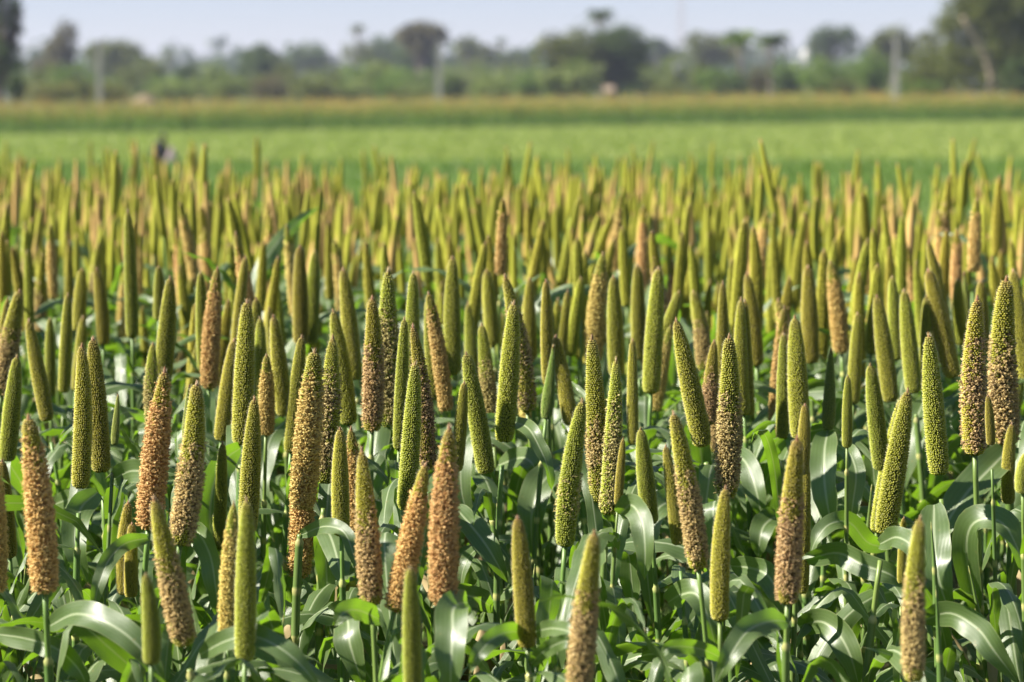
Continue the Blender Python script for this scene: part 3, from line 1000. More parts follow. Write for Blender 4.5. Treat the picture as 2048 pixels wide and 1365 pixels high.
def spike_mesh(kind, seed, s=0.0036, anthers=True):
    g_ = np.random.default_rng(seed)
    pt, pr = (YPT, YPR) if kind == 'Y' else (PT, PR)
    R0 = HR
    bend = float(np.clip(g_.normal(0, 0.008), -.013, .013))
    bdir = g_.random() * 6.28
    pw = g_.uniform(.78, 1.25)
    prof = lambda t: R0 * np.interp(t, pt, pr) ** pw
    axis = lambda t: np.stack([bend * np.cos(bdir) * (t * t - t * .3) * 2, bend * np.sin(bdir) * (t * t - t * .3) * 2, HL * t], -1)
    bag = Bag()
    # core
    tt = np.linspace(0, 1, 26)
    v, f, c = tube(axis(tt), np.maximum(prof(tt) - s * .85, .001), 16)
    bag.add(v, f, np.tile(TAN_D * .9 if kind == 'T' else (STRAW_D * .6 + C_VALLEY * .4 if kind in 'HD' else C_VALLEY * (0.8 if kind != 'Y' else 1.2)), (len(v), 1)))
    # florets, spread evenly over the surface along the golden angle
    tg = np.linspace(0, 1, 2000)
    area = np.cumsum(2 * np.pi * prof(tg) * HL / 2000)
    n = int(area[-1] / (s * s))
    k = (np.arange(n) + .5) / n
    t = np.interp(k * area[-1], area, tg)
    a = (np.arange(n) * 2.399963) % (2 * np.pi)
    # neat rings of florets as on real spikes: snap to rows
    rows = np.round(t * HL / (s * 0.92)) * (s * 0.92) / HL
    t = np.clip(rows + g_.normal(0, s * .10 / HL, n), 0.002, 0.998)
    per = np.maximum(6, np.round(2 * np.pi * prof(t) / (s * 1.05)))
    order = np.lexsort((a, rows))
    rk = rows[order]
    idx = np.zeros(n)
    startf = np.concatenate([[True], rk[1:] != rk[:-1]])
    st = np.where(startf)[0]
    cnt = np.diff(np.concatenate([st, [n]]))
    pos = np.arange(n) - np.repeat(st, cnt)
    frac = pos / np.repeat(cnt, cnt) * 2 * np.pi + (np.repeat(np.arange(len(st)), cnt) % 2) * np.pi / np.repeat(cnt, cnt)
    a2 = np.empty(n)
    a2[order] = frac
    a = a2 + g_.normal(0, .035, n)
    bl = bloom_of(kind, t, a, g_)
    inb = bl > g_.random(n)
    warm = kind == 'T'
    A_, B_, D_ = (TAN_A, TAN_B, TAN_D) if warm else (STRAW_A, STRAW_B, STRAW_D)
    if kind == 'D':
        A_, B_, D_ = STRAW_A * .8, STRAW_B * .95, np.array((0.09, .06, .03))
    size = s * (0.56 + 0.10 * g_.random(n))
    h = s * (1.05 + 0.35 * g_.random(n)) * (1.15 if kind != 'Y' else 0.9)
    lump = 0.5 + 0.5 * np.sin(4 * a + 50 * t + seed) * np.sin(6 * a - 75 * t + 2 * seed)
    jit = inb * g_.random(n)
    a = a + jit * g_.normal(0, .12, n)
    t = np.clip(t + jit * g_.normal(0, .008, n), 0.002, 0.997)
    r = np.maximum(prof(t) - s * .80, .001) + inb * (0.0016 * lump + g_.random(n) * 0.0020)
    size = np.where(inb, size * (0.70 + 0.40 * g_.random(n)), size)
    h = np.where(inb, h * (0.5 + 1.0 * g_.random(n)), h)
    er = np.stack([np.cos(a), np.sin(a), 0 * a], -1)
    et = np.stack([-np.sin(a), np.cos(a), 0 * a], -1)
    ez = np.array([0, 0, 1.0])[None]
    P = axis(t) + er * r[:, None]
    tilt = (0.30 + g_.normal(0, .10, n) + inb * g_.normal(0, .5, n))[:, None]
    side = (g_.normal(0, .08, n) + inb * g_.normal(0, .5, n))[:, None]
    nd = er + ez * tilt + et * side
    nd /= np.linalg.norm(nd, axis=1)[:, None]
    u = np.cross(nd, et)
    u /= np.linalg.norm(u, axis=1)[:, None]
    w = np.cross(nd, u)
    q = [(1, 0), (0, 1), (-1, 0), (0, -1)]
    ring0 = [P + (u * x + w * y) * size[:, None] for x, y in q]
    ring1 = [P + (u * x + w * y) * size[:, None] * .72 + nd * h[:, None] * .62 for x, y in q]
    apex = P + nd * h[:, None] * 1.05
    V = np.stack(ring0 + ring1 + [apex], 1)
    base_g = (Y_GRAIN if kind == 'Y' else C_GRAIN)[None] * (0.82 + 0.36 * g_.random((n, 1)))
    # the topmost florets ripen to ochre
    rip = np.clip((t - 0.88) / 0.12, 0, 1)[:, None] * (0.75 if kind != 'Y' else 0.5)
    base_g = base_g * (1 - rip) + np.array((0.26, 0.17, 0.06)) * rip
    x = g_.random((n, 1))
    y = (g_.random((n, 1)) < (0.18 if warm else 0.28)).astype(float)
    tan = (A_ * (1 - x) + B_ * x) * (1 - y * .75) + D_ * y * .75
    ib = inb[:, None].astype(float)
    side_c = base_g * (1 - ib) + tan * ib
    valley = (C_VALLEY * (1.4 if kind == 'Y' else 1.0))[None] * (1 - ib) + tan * .75 * ib  # foot of each floret darkened, the shade between them as colour
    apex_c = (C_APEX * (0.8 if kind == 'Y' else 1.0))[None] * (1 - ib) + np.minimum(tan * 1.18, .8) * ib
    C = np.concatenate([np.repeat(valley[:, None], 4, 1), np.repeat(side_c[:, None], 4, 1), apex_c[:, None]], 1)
    i9 = np.arange(n)[:, None, None] * 9
    F4 = (i9 + np.array([[0, 1, 5, 4], [1, 2, 6, 5], [2, 3, 7, 6], [3, 0, 4, 7]])[None]).reshape(-1, 4)
    F3 = (i9 + np.array([[4, 5, 8], [5, 6, 8], [6, 7, 8], [7, 4, 8]])[None]).reshape(-1, 3)
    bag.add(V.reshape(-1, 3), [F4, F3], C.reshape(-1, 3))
    # bristles on green florets, anthers on the flowering ones
    if anthers:
        gi = np.where(~inb & (g_.random(n) < 0.7))[0]
        m = len(gi)
        if m:
            Lb = (0.0018 + 0.0026 * g_.random(m))[:, None]
            p = apex[gi] - nd[gi] * 0.0004
            d = nd[gi] + ez * .5 + g_.normal(0, .35, (m, 3))
            d /= np.linalg.norm(d, axis=1)[:, None]
            wv = 0.00030
            bv = np.stack([p - w[gi] * wv, p + w[gi] * wv, p + u[gi] * wv * 1.6, p + d * Lb], 1).reshape(-1, 3)
            b4 = np.arange(m)[:, None, None] * 4
            bag.add(bv, (b4 + np.array([[0, 1, 3], [1, 2, 3], [2, 0, 3]])[None]).reshape(-1, 3), np.tile(np.array((0.56, 0.52, 0.33)), (4 * m, 1)))
        reps = 4
        bi = np.where(inb)[0]
        if len(bi):
            bi = np.repeat(bi, reps)
            bi = bi[g_.random(len(bi)) < 0.75]
            m = len(bi)
            p = P[bi] + nd[bi] * (h[bi] * .7 + g_.random(m) * 0.0016)[:, None] + g_.normal(0, .0014, (m, 3))
            d = g_.normal(size=(m, 3)) + er[bi] * .6
            d /= np.linalg.norm(d, axis=1)[:, None]
            s1 = np.cross(d, g_.normal(size=(m, 3)))
            s1 /= np.linalg.norm(s1, axis=1)[:, None]
            s2 = np.cross(d, s1)
            Lh = (0.0008 + 0.0009 * g_.random(m))[:, None]
            wd = (0.00045 + 0.00045 * g_.random(m))[:, None]
            av = np.stack([p - d * Lh, p + s1 * wd, p + s2 * wd, p - s1 * wd, p - s2 * wd, p + d * Lh], 1).reshape(-1, 3)
            b6 = np.arange(m)[:, None, None] * 6
            af = (b6 + np.array([[0, 2, 1], [0, 3, 2], [0, 4, 3], [0, 1, 4], [5, 1, 2], [5, 2, 3], [5, 3, 4], [5, 4, 1]])[None]).reshape(-1, 3)
            x = g_.random((m, 1))
            y = (g_.random((m, 1)) < .25).astype(float)
            ac = (A_ * (1 - x) + B_ * 1.12 * x) * (1 - y * .7) + D_ * y * .7
            bag.add(av, af, np.repeat(ac, 6, 0))
    # dry pointed tip with a wisp of bristles
    top = axis(np.array([1.0]))[0]
    v, f, c = tube([top - (0, 0, .006), top, top + (.0004, 0, .005), top + (.0012, .0004, .011)], [.0045, .0034, .0022, .0004], 7, (0.24, 0.14, 0.05))
    bag.add(v, f, c)
    for i in range(14):
        d = np.array([g_.normal(0, .35), g_.normal(0, .35), 1])
        p = top + np.array([g_.normal(0, .0018), g_.normal(0, .0018), g_.random() * .004])
        e = p + d * (.004 + .006 * g_.random())
        bag.add([p + (.0003, 0, 0), p - (.0003, 0, 0), p + (0, .0004, 0), e], np.array([[0, 1, 3], [1, 2, 3], [2, 0, 3]]), (0.58, 0.48, 0.30))
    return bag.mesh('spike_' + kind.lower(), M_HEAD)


HI = {}
for kind, cnt in (('G', 6), ('T', 3), ('H', 3), ('M', 2), ('D', 3), ('Y', 2)):
    HI[kind] = [spike_mesh(kind, 100 * ord(kind) + i) for i in range(cnt)]
MID = {}
for kind, cnt in (('G', 5), ('T', 3), ('H', 3)):
    MID[kind] = [spike_mesh(kind, 77 * ord(kind) + i, s=0.0052, anthers=False) for i in range(cnt)]


# ------------------------------------------------------------------ millet: leaf blades
def blade(seed, nl=22, nw=7, th0=None, th1=None):
    """Unit leaf, 0.5 m long, rooted at the origin, leaving along +X / +Z. -> verts, quads, uv"""
    g_ = np.random.default_rng(seed)
    th0 = R_(g_.uniform(8, 42)) if th0 is None else th0
    th1 = R_(g_.uniform(135, 182)) if th1 is None else th1
    p = g_.uniform(0.6, 1.9)
    s = np.linspace(0, 1, nl)
    th = th0 + (th1 - th0) * s ** p
    if g_.random() < 0.35:                       # some blades fold over sharply
        sk = g_.uniform(.3, .6)
        th = np.where(s > sk, np.maximum(th, R_(g_.uniform(130, 172))), th)
        th = np.convolve(np.pad(th, 1, 'edge'), [.25, .5, .25], 'valid')
    L = 0.5
    ds = L / (nl - 1)
    x = np.concatenate([[0], np.cumsum(np.sin(th[:-1]) * ds)])
    z = np.concatenate([[0], np.cumsum(np.cos(th[:-1]) * ds)])
    yb = g_.normal(0, .05) * s ** 2
    C = np.stack([x, yb, z], -1)
    T = np.stack([np.sin(th), 0 * th, np.cos(th)], -1)
    side = np.array([0, 1.0, 0])[None].repeat(nl, 0)
    nor = np.cross(T, side)
    roll = g_.normal(0, .9) * s ** 1.2 + g_.normal(0, .25)
    S = side * np.cos(roll)[:, None] + nor * np.sin(roll)[:, None]
    Nn = np.cross(T, S)
    Wd = 0.0205 * g_.uniform(.8, 1.25) * np.interp(s, [0, .03, .12, .3, .55, .75, .9, 1], [.42, .62, .88, 1.0, .96, .72, .36, .02])
    u = np.linspace(-1, 1, nw)
    fold = 0.34 * g_.uniform(.4, 1.3) * np.interp(s, [0, .15, 1], [1.5, 1, .6])
    ph = g_.random(4) * 6.28
    wave = 0.006 * np.sin(2 * np.pi * s * g_.uniform(3, 7) + ph[0])[:, None] * (u[None] > 0) * np.abs(u[None]) ** 1.5 \
        + 0.006 * np.sin(2 * np.pi * s * g_.uniform(3, 7) + ph[1])[:, None] * (u[None] < 0) * np.abs(u[None]) ** 1.5
    wave *= np.interp(s, [0, .1, .9, 1], [0, 1, 1, 0])[:, None]
    hgt = (np.abs(u)[None] ** 1.3) * fold[:, None] * Wd[:, None] + wave
    V = C[:, None] + S[:, None] * (u[None, :, None] * Wd[:, None, None]) - Nn[:, None] * hgt[:, :, None]
    i, j = np.meshgrid(np.arange(nl - 1), np.arange(nw - 1), indexing='ij')
    Q = np.stack([i * nw + j, (i + 1) * nw + j, (i + 1) * nw + j + 1, i * nw + j + 1], -1).reshape(-1, 4)
    UV = np.stack([np.broadcast_to((u + 1) / 2, (nl, nw)), np.broadcast_to(s[:, None], (nl, nw))], -1).reshape(-1, 2)
    return V.reshape(-1, 3), Q, UV


LEAVES, LEAF_MID, FLAG_MID = [], [], []
FRONT = []
FRONT_ROOT = []
for i in range(44):
    v, q, uv = blade(900 + i)
    LEAF_MID.append(v.reshape(22, 7, 3)[:, 3])
    LEAVES.append(nmesh('leaf', v, q, M_LEAF, None, uv))
FLAGS = []                                       # the short stiff top leaf
for i in range(14):
    v, q, uv = blade(1900 + i, th0=R_(random.uniform(25, 70)), th1=R_(random.uniform(110, 172)))
    FLAG_MID.append(v.reshape(22, 7, 3)[:, 3])
    FLAGS.append(nmesh('leaf', v, q, M_LEAF, None, uv))

UPS, UP_MID = [], []                             # narrow blades that stand up before they bend
for i in range(16):
    v, q, uv = blade(2900 + i, th0=R_(random.uniform(4, 22)), th1=R_(random.uniform(70, 150)))
    UP_MID.append(v.reshape(22, 7, 3)[:, 3])
    UPS.append(nmesh('leaf', v, q, M_LEAF, None, uv))

C_STALK = np.array((0.16, 0.25, 0.055))
C_STALK2 = np.array((0.10, 0.175, 0.045))
C_COLLAR = np.array((0.46, 0.46, 0.16))


def stalk_path(base, hdir, lean_pull=0.25):
    """From the ground up to the foot of the spike, arriving along the spike's own axis."""
    b = np.asarray(base, float)
    hd = np.asarray(hdir, float)
    root = np.array([b[0] - hd[0] / hd[2] * b[2] * lean_pull + random.uniform(-.03, .03), b[1] - hd[1] / hd[2] * b[2] * lean_pull + random.uniform(-.03, .03), -0.02])
    n = 46
    t = np.linspace(0, 1, n)[:, None]
    m0 = np.array([0, 0, 1.0]) * b[2]
    m1 = hd * b[2] * 0.9
    return (2 * t ** 3 - 3 * t ** 2 + 1) * root + (t ** 3 - 2 * t ** 2 + t) * m0 + (-2 * t ** 3 + 3 * t ** 2) * b + (t ** 3 - t ** 2) * m1


def hides(p, mid, ang):
    """How many points of a blade would hang in front of a seed head that stands clear in the photograph."""
    ca, sa = math.cos(ang), math.sin(ang)
    W = np.stack([mid[:, 0] * ca - mid[:, 1] * sa, mid[:, 0] * sa + mid[:, 1] * ca, mid[:, 2]], -1) + p
    V = (W - np.array([0, 0, CAM_H])) @ CAM_M.T
    px, py, dd = 1024 + FPX * V[:, 0] / -V[:, 2], 682.5 - FPX * V[:, 1] / -V[:, 2], W[:, 1]
    F = CLEAR
    t = ((px[:, None] - F[None, :, 0]) * (F[:, 2] - F[:, 0])[None] + (py[:, None] - F[None, :, 1]) * (F[:, 3] - F[:, 1])[None]) / ((F[:, 2] - F[:, 0]) ** 2 + (F[:, 3] - F[:, 1]) ** 2)[None]
    tc_ = np.clip(t, 0, .94)
    dx = px[:, None] - (F[:, 0] + (F[:, 2] - F[:, 0]) * tc_)
    dy = py[:, None] - (F[:, 1] + (F[:, 3] - F[:, 1]) * tc_)
    hit = (np.hypot(dx, dy) < F[None, :, 4] * .5 + 14) & (dd[:, None] < F[None, :, 5] - .01)
    return int(hit.any(1).sum()) + int(((dd < 3.82) & (py > 500)).sum())


CAM_M = np.array(CAM_RI)


def grow(name, label, group, base, hdir, hl, hw, mesh, leaves=7, spin=None, leaf_scale=1.0, flag_gap=None, sides=9):
    """One millet plant: stalk, spike (unless mesh is None) and its leaves."""
    path = stalk_path(base, hdir)
    root = bpy.data.objects.new(name, None)
    COL.objects.link(root)
    org = np.array([path[0][0], path[0][1], 0.0])
    root.location = org
    tag(root, label, 'millet plant', group)
    loc = path - org
    arc = np.concatenate([[0], np.cumsum(np.linalg.norm(np.diff(loc, axis=0), axis=1))])
    tot = arc[-1]
    gap = flag_gap if flag_gap is not None else random.uniform(.035, .17)
    nodes = []
    zc = tot - gap
    for i in range(leaves):
        if zc < 0.12:
            break
        nodes.append(zc)
        zc -= random.uniform(.07, .125)
    # stalk: thin above the flag leaf, sheathed and thicker below; a pale collar where each blade leaves
    ss = np.unique(np.round(np.concatenate([np.linspace(0, tot, 30), *[[q - .012, q - .004, q + .001, q + .006] for q in nodes]]), 5))
    ss = ss[(ss >= 0) & (ss <= tot)]
    Pth = np.stack([np.interp(ss, arc, loc[:, k]) for k in range(3)], -1)
    below = tot - ss
    r0 = min(.0062, .0040 * hw / .038 + .0008)
    rad = np.where(below < gap, r0, r0 * 1.45 + .0022 * np.clip(below / tot, 0, 1))
    colr = np.where((below < gap)[:, None], C_STALK[None], (C_STALK2 * 0.6 + C_STALK * 0.4)[None] * (1 - .25 * (below / tot))[:, None])
    for q in nodes:
        hit = np.abs(ss - q + .002) < .0075
        rad[hit] *= 1.14
        colr[hit] = C_COLLAR * random.uniform(.7, 1.1)
    if mesh is None:
        rad *= np.interp(below, [0, .16], [.12, 1])
    v, f, c = tube(Pth, rad, sides, colr)
    link('stem', nmesh('stem', v, f, M_STEM, c), root)
    if mesh is not None:
        h = Vector(hdir).normalized()
        qd = Vector((0, 0, 1)).rotation_difference(h) @ Euler((0, 0, random.uniform(0, 6.28))).to_quaternion()
        link('seed_head', mesh, root, loc[-1], tuple(qd), (hw / (2 * HR), hw / (2 * HR), hl / HL))
    az = random.uniform(0, 6.28) if spin is None else spin
    for i, q in enumerate(nodes):
        p = np.array([np.interp(q, arc, loc[:, k]) for k in range(3)])
        flag = i == 0 and mesh is not None
        best = None
        up = not flag and i < 5 and random.random() < (.45 if mesh is not None else .6)
        SET, MIDS = (FLAGS, FLAG_MID) if flag else ((UPS, UP_MID) if up else (LEAVES, LEAF_MID))
        for _try in range(14 if FRONT else 1):
            k = random.randrange(len(SET))
            sc = (random.uniform(.5, .9) if flag else random.uniform(.80, 1.2)) * leaf_scale
            if up:
                sc *= .85
            wd = sc * random.uniform(.75, 1.1) if not flag else sc * random.uniform(1.0, 1.35)
            ang = az + i * math.pi + random.uniform(-.5, .5) + (0 if _try < 2 else random.uniform(-1.5, 1.5))
            cost = hides(org + p, MIDS[k] * sc, ang) if FRONT else 0
            if best is None or cost < best[0]:
                best = (cost, k, sc, wd, ang)
            if cost == 0:
                break
        cost, k, sc, wd, ang = best
        if cost > (2 if i else 4):
            continue
        p = p + np.array([math.cos(ang), math.sin(ang), 0]) * r0
        lf = link('leaf', SET[k], root, p, (random.uniform(-.1, .1), random.uniform(-.1, .1), ang), (sc, wd, sc))
        if i >= 3 and random.random() < .12:             # old lower blades have dried out
            lf.name = 'dry_leaf'
            lf.scale = (sc, wd * .55, sc)
            lf.material_slots[0].link = 'OBJECT'
            lf.material_slots[0].material = M_DRY
    return root


# (tip x, tip y, foot x, foot y, width, kind, label) in the photograph's 2048-pixel frame: read off, then planted in depth
P_ = 'MILLETS'
PLANTS = [
    (34, 584, 3, 790, 40, 'H', 'half-tan spike leaning right at left frame edge, above the green leaning one'),
    (34, 717, 14, 922, 36, 'G', 'green spike leaning right at the left frame edge, under the half-tan one'),
    (57, 644, 95, 842, 31, 'G', 'slim green spike leaning left, above the stout tan spike near the left edge'),
    (72, 842, 90, 1185, 57, 'T', 'stout fully tan spike near the left edge, largest on the left'),
    (176, 697, 160, 977, 38, 'G', 'left of two touching green spikes in the left part of the front rows'),
    (186, 682, 203, 945, 41, 'G', 'right of two touching green spikes in the left part of the front rows'),
    (345, 558, 322, 790, 37, 'G', 'tall green spike leaning right behind the tan spike with a green tip'),
    (294, 692, 308, 870, 30, 'D', 'short dark spike leaning left behind the tan spike with a green tip'),
    (327, 744, 297, 1058, 54, 'T', 'big tan spike between the touching green pair and the right-leaning straw spike'),
    (379, 773, 374, 890, 23, 'Y', 'small light green spike just left of the straw-coloured leaning spike'),
    (413, 775, 360, 1090, 52, 'H', 'straw-coloured spike leaning strongly right, left of the tall dark green one'),
    (495, 608, 483, 890, 42, 'G', 'tall dark green spike standing straight, left of centre, in sharp focus'),
    (428, 540, 418, 778, 36, 'T', 'soft-focus tan spike left of the tall dark green straight one'),
    (467, 683, 443, 882, 34, 'G', 'green spike leaning right, touching the tall dark green one on its left'),
    (509, 800, 495, 1067, 41, 'G', 'yellow-green spike below the tall dark green one, front row behind a green spike'),
    (551, 635, 568, 832, 34, 'G', 'green spike leaning left, right of the tall dark green one'),
    (602, 677, 582, 905, 32, 'G', 'narrow green spike leaning right against the big tan spike left of centre'),
    (630, 705, 604, 1018, 54, 'T', 'big tan spike left of centre, above another tan spike base'),
    (614, 868, 598, 1156, 49, 'T', 'tan spike half hidden behind a stalk, below the big left-centre tan one'),
    (668, 680, 650, 967, 46, 'D', 'dark straw spike just right of the big tan one left of centre'),
    (671, 625, 698, 850, 38, 'G', 'bluish green spike leaning left behind the dark straw one'),
    (677, 862, 683, 1072, 36, 'G', 'straight light green spike below the dark straw one left of centre'),
    (689, 542, 710, 760, 34, 'G', 'soft-focus green spike above the bluish green leaning one'),
    (163, 540, 157, 662, 27, 'G', 'soft green spike above the pair of touching green spikes'),
    (203, 540, 206, 690, 28, 'G', 'soft green spike right above the pair of touching green spikes'),
    (136, 592, 128, 785, 25, 'G', 'slim soft green spike left of the pair of touching green spikes'),
    (167, 637, 154, 782, 25, 'G', 'slim green spike half hidden behind the pair of touching green spikes'),
    (236, 792, 229, 890, 17, 'Y', 'tiny thin green spike right of the pair of touching green spikes'),
    (305, 1152, 303, 1328, 37, 'G', 'short yellow-green spike at the bottom left, left of the leaning straw spike'),
    (311, 1003, 370, 1292, 51, 'H', 'green-tipped straw spike leaning left at the bottom left'),
    (461, 1011, 456, 1285, 39, 'T', 'slim tan spike at the bottom, left of a straight yellow-green one'),
    (494, 1005, 490, 1323, 43, 'G', 'straight yellow-green spike at the bottom, right of the slim tan one'),
    (245, 1008, 249, 1190, 32, 'G', 'shaded green spike low among leaves between the tan spikes on the left'),
    (263, 1050, 262, 1195, 28, 'G', 'dark shaded spike tucked behind the shaded green one low on the left'),
    (-6, 905, -8, 1185, 44, 'T', 'shaded tan spike cut by the left frame edge'),
    (4, 925, 20, 1115, 32, 'G', 'shaded dark green spike beside the cut tan one at the left edge'),
    (446, 890, 437, 1098, 27, 'G', 'shaded green spike leaning right behind the yellow-green spikes left of centre'),
    (771, 545, 779, 857, 48, 'D', 'tall shaggy straw spike, right and taller of the shaggy pair'),
    (753, 600, 744, 862, 41, 'H', 'pale straw spike, left of the shaggy pair near the middle'),
    (808, 642, 798, 900, 27, 'G', 'narrow green spike just right of the tall shaggy straw one'),
    (841, 658, 855, 937, 37, 'D', 'dark speckled spike behind the green one right of the shaggy pair'),
    (836, 733, 811, 1020, 39, 'G', 'green spike leaning right in front of the dark speckled one'),
    (901, 520, 906, 750, 35, 'G', 'tall straight green spike standing above its neighbours left of the middle'),
    (863, 590, 893, 822, 31, 'T', 'soft brownish tan spike left below the tall straight green one'),
    (858, 602, 868, 800, 28, 'G', 'soft green spike left of the tall straight green one'),
    (935, 711, 973, 947, 39, 'G', 'green spike leaning left, right of the big tan front spike'),
    (973, 544, 987, 690, 30, 'G', 'soft green spike right of the tall straight green one'),
    (963, 654, 984, 852, 32, 'H', 'soft yellow-green spike behind the left-leaning green one at the middle'),
    (1030, 611, 1008, 884, 41, 'G', 'well-focused green spike leaning right at the middle, before a dark tall one'),
    (1028, 555, 1055, 824, 39, 'D', 'dark-sided tall spike leaning left behind the well-focused green one'),
    (1053, 560, 1062, 720, 28, 'G', 'soft green spike right of the dark-sided tall one at the middle'),
    (1108, 694, 1092, 838, 27, 'Y', 'small bright green spike leaning right, right of the dark-sided tall one'),
    (1113, 675, 1142, 850, 32, 'G', 'green spike leaning left beside the small bright green one'),
    (1187, 682, 1200, 1005, 43, 'M', 'green spike with a tan belt, just right of the middle'),
    (1240, 725, 1215, 1030, 38, 'D', 'dark green spike leaning right behind the one with a tan belt'),
    (1149, 804, 1130, 1093, 43, 'M', 'olive spike with a shaded foot left of the one with a tan belt'),
    (1197, 510, 1187, 725, 37, 'T', 'soft tall tan spike above the one with a tan belt'),
    (1228, 556, 1233, 752, 33, 'G', 'soft green spike right of the soft tall tan one'),
    (1275, 534, 1278, 720, 30, 'G', 'soft slim green spike left of the plump straight green one'),
    (1315, 541, 1302, 787, 37, 'G', 'plump straight green spike right of the middle, above drooping leaves'),
    (1264, 683, 1266, 890, 23, 'G', 'thin green spike right of the dark leaning one, right of the middle'),
    (1281, 861, 1301, 1048, 36, 'G', 'short rough green spike leaning left, left of the drooping pale leaf'),
    (1335, 895, 1356, 1090, 28, 'G', 'slim green spike leaning left behind the long tan spike right of the middle'),
    (1246, 880, 1236, 1010, 18, 'G', 'very thin green spike right of the dark leaning one behind the tan belt'),
    (724, 905, 744, 1212, 47, 'H', 'olive spike with tan flecks, front row, left of the two big tan ones'),
    (711, 860, 712, 1088, 38, 'T', 'tan spike mostly hidden behind the olive one with tan flecks'),
    (857, 937, 789, 1222, 49, 'T', 'tan spike leaning far right, left of the biggest tan one'),
    (887, 860, 887, 1212, 58, 'T', 'biggest fully tan spike, upright in the front row left of the middle'),
    (821, 1140, 826, 1385, 38, 'G', 'shaded grey-green spike at the bottom below the far-leaning tan one'),
    (1037, 1040, 1055, 1295, 41, 'G', 'neat green spike at the bottom middle with leaves around its foot'),
    (1183, 1068, 1157, 1390, 51, 'H', 'tan spike leaning right, cut by the bottom edge right of the middle'),
    (929, 768, 913, 942, 27, 'G', 'dark little spike in shade right of the biggest tan one'),
    (1355, 645, 1406, 893, 42, 'G', 'sharp green spike leaning left, right of the middle'),
    (1400, 585, 1408, 740, 31, 'H', 'soft brownish spike above the sharp left-leaning green one'),
    (1468, 678, 1453, 995, 48, 'H', 'large straw spike with green top, right of the sharp leaning green one'),
    (1425, 685, 1418, 850, 31, 'H', 'smaller straw spike between the sharp leaning green and the large straw one'),
    (1472, 603, 1488, 830, 29, 'G', 'left of two soft green spikes side by side behind the large straw one'),
    (1486, 605, 1500, 830, 23, 'G', 'thin right one of two soft green spikes side by side behind large straw'),
    (1589, 639, 1601, 878, 41, 'G', 'tall dark green sharp spike left of the bright young green one'),
    (1613, 812, 1604, 950, 27, 'G', 'small green spike touching the tall dark green one at right'),
    (1587, 880, 1575, 1207, 49, 'H', 'big olive and straw spike in the right front, under the tall dark green'),
    (1612, 925, 1605, 1187, 26, 'G', 'green spike half hidden right behind the big olive and straw one'),
    (1663, 702, 1656, 860, 28, 'Y', 'bright young green pointed spike still held in its pale leaf at right'),
    (1742, 733, 1763, 940, 36, 'G', 'green spike leaning left, left of the slanting twin spikes at right'),
    (1756, 596, 1782, 804, 35, 'G', 'soft green spike leaning left, above the slanting twin spikes at right'),
    (1808, 585, 1828, 787, 34, 'G', 'soft green spike leaning left, left of the straight grainy green one'),
    (1857, 544, 1906, 755, 37, 'G', 'soft green spike leaning strongly left near the right edge'),
    (1816, 785, 1769, 1070, 47, 'G', 'right and stouter of the slanting twin spikes leaning right'),
    (1797, 800, 1754, 1065, 33, 'G', 'left, half hidden one of the slanting twin spikes leaning right'),
    (1854, 675, 1879, 950, 43, 'G', 'straight grainy green spike right of the slanting twin spikes'),
    (1940, 600, 1950, 910, 51, 'D', 'dark shaggy straw spike, second large one from the right edge'),
    (1930, 548, 1936, 700, 26, 'Y', 'slender rough green spike behind the dark shaggy straw one'),
    (1992, 563, 2013, 892, 56, 'H', 'largest shaggy tan spike near the right frame edge'),
    (2026, 545, 2052, 760, 35, 'G', 'green spike leaning left at the right frame edge behind the largest shaggy one'),
    (1715, 630, 1706, 808, 27, 'G', 'soft green spike leaning right, right of the bright young green one'),
    (1695, 754, 1694, 895, 21, 'G', 'thin soft green spike right of the bright young green one'),
    (1668, 527, 1683, 707, 34, 'T', 'soft tan spike above the bright young green one'),
    (1616, 537, 1622, 727, 35, 'G', 'soft green spike above the tall dark green sharp one'),
    (1854, 597, 1851, 782, 27, 'G', 'soft green spike directly above the straight grainy green one'),
    (1962, 565, 1966, 700, 28, 'G', 'soft green spike between the two shaggy spikes at the right edge'),
    (1912, 560, 1922, 690, 27, 'G', 'soft brown-green spike left of the dark shaggy straw one'),
    (1978, 795, 1982, 890, 19, 'G', 'tiny thin spike in the gap between the two shaggy spikes at right'),
    (1823, 1042, 1828, 1364, 45, 'H', 'straw-green spike at the bottom right corner reaching the lower edge'),
    (1439, 980, 1440, 1242, 39, 'G', 'straight green front spike, right of the long tan one right of middle'),
    (1361, 828, 1397, 1138, 44, 'H', 'long tan spike leaning left, left of the straight green front one'),
    (1807, 1038, 1803, 1167, 19, 'G', 'thin dark spike right beside the straw-green one at bottom right'),
    (2045, 905, 2046, 985, 32, 'G', 'green spike foot cut by the right frame edge below the largest shaggy one'),
    (2014, 850, 2017, 1008, 28, 'G', 'shaded green spike behind the stalk of the largest shaggy one'),
    (1568, 672, 1565, 877, 27, 'G', 'soft green spike left of the tall dark green sharp one'),
    (1500, 550, 1513, 732, 31, 'G', 'soft green spike above the two side-by-side soft green ones'),
    (1445, 745, 1430, 905, 30, 'H', 'tan spike foot half hidden left behind the large straw one'),
    (536, 715, 532, 870, 32, 'T', 'soft tan spike between the tall dark green and the left-leaning green one'),
    (628, 505, 622, 690, 30, 'G', 'right of two soft green spikes above the big tan one left of centre'),
    (600, 497, 602, 690, 32, 'G', 'left of two soft green spikes above the big tan one left of centre'),
    (320, 535, 318, 640, 24, 'G', 'soft slim green spike behind the tall green right-leaning one on the left'),
]
BRIEF = 'millet plants of the front rows'
anchors = []
used_lab = set()


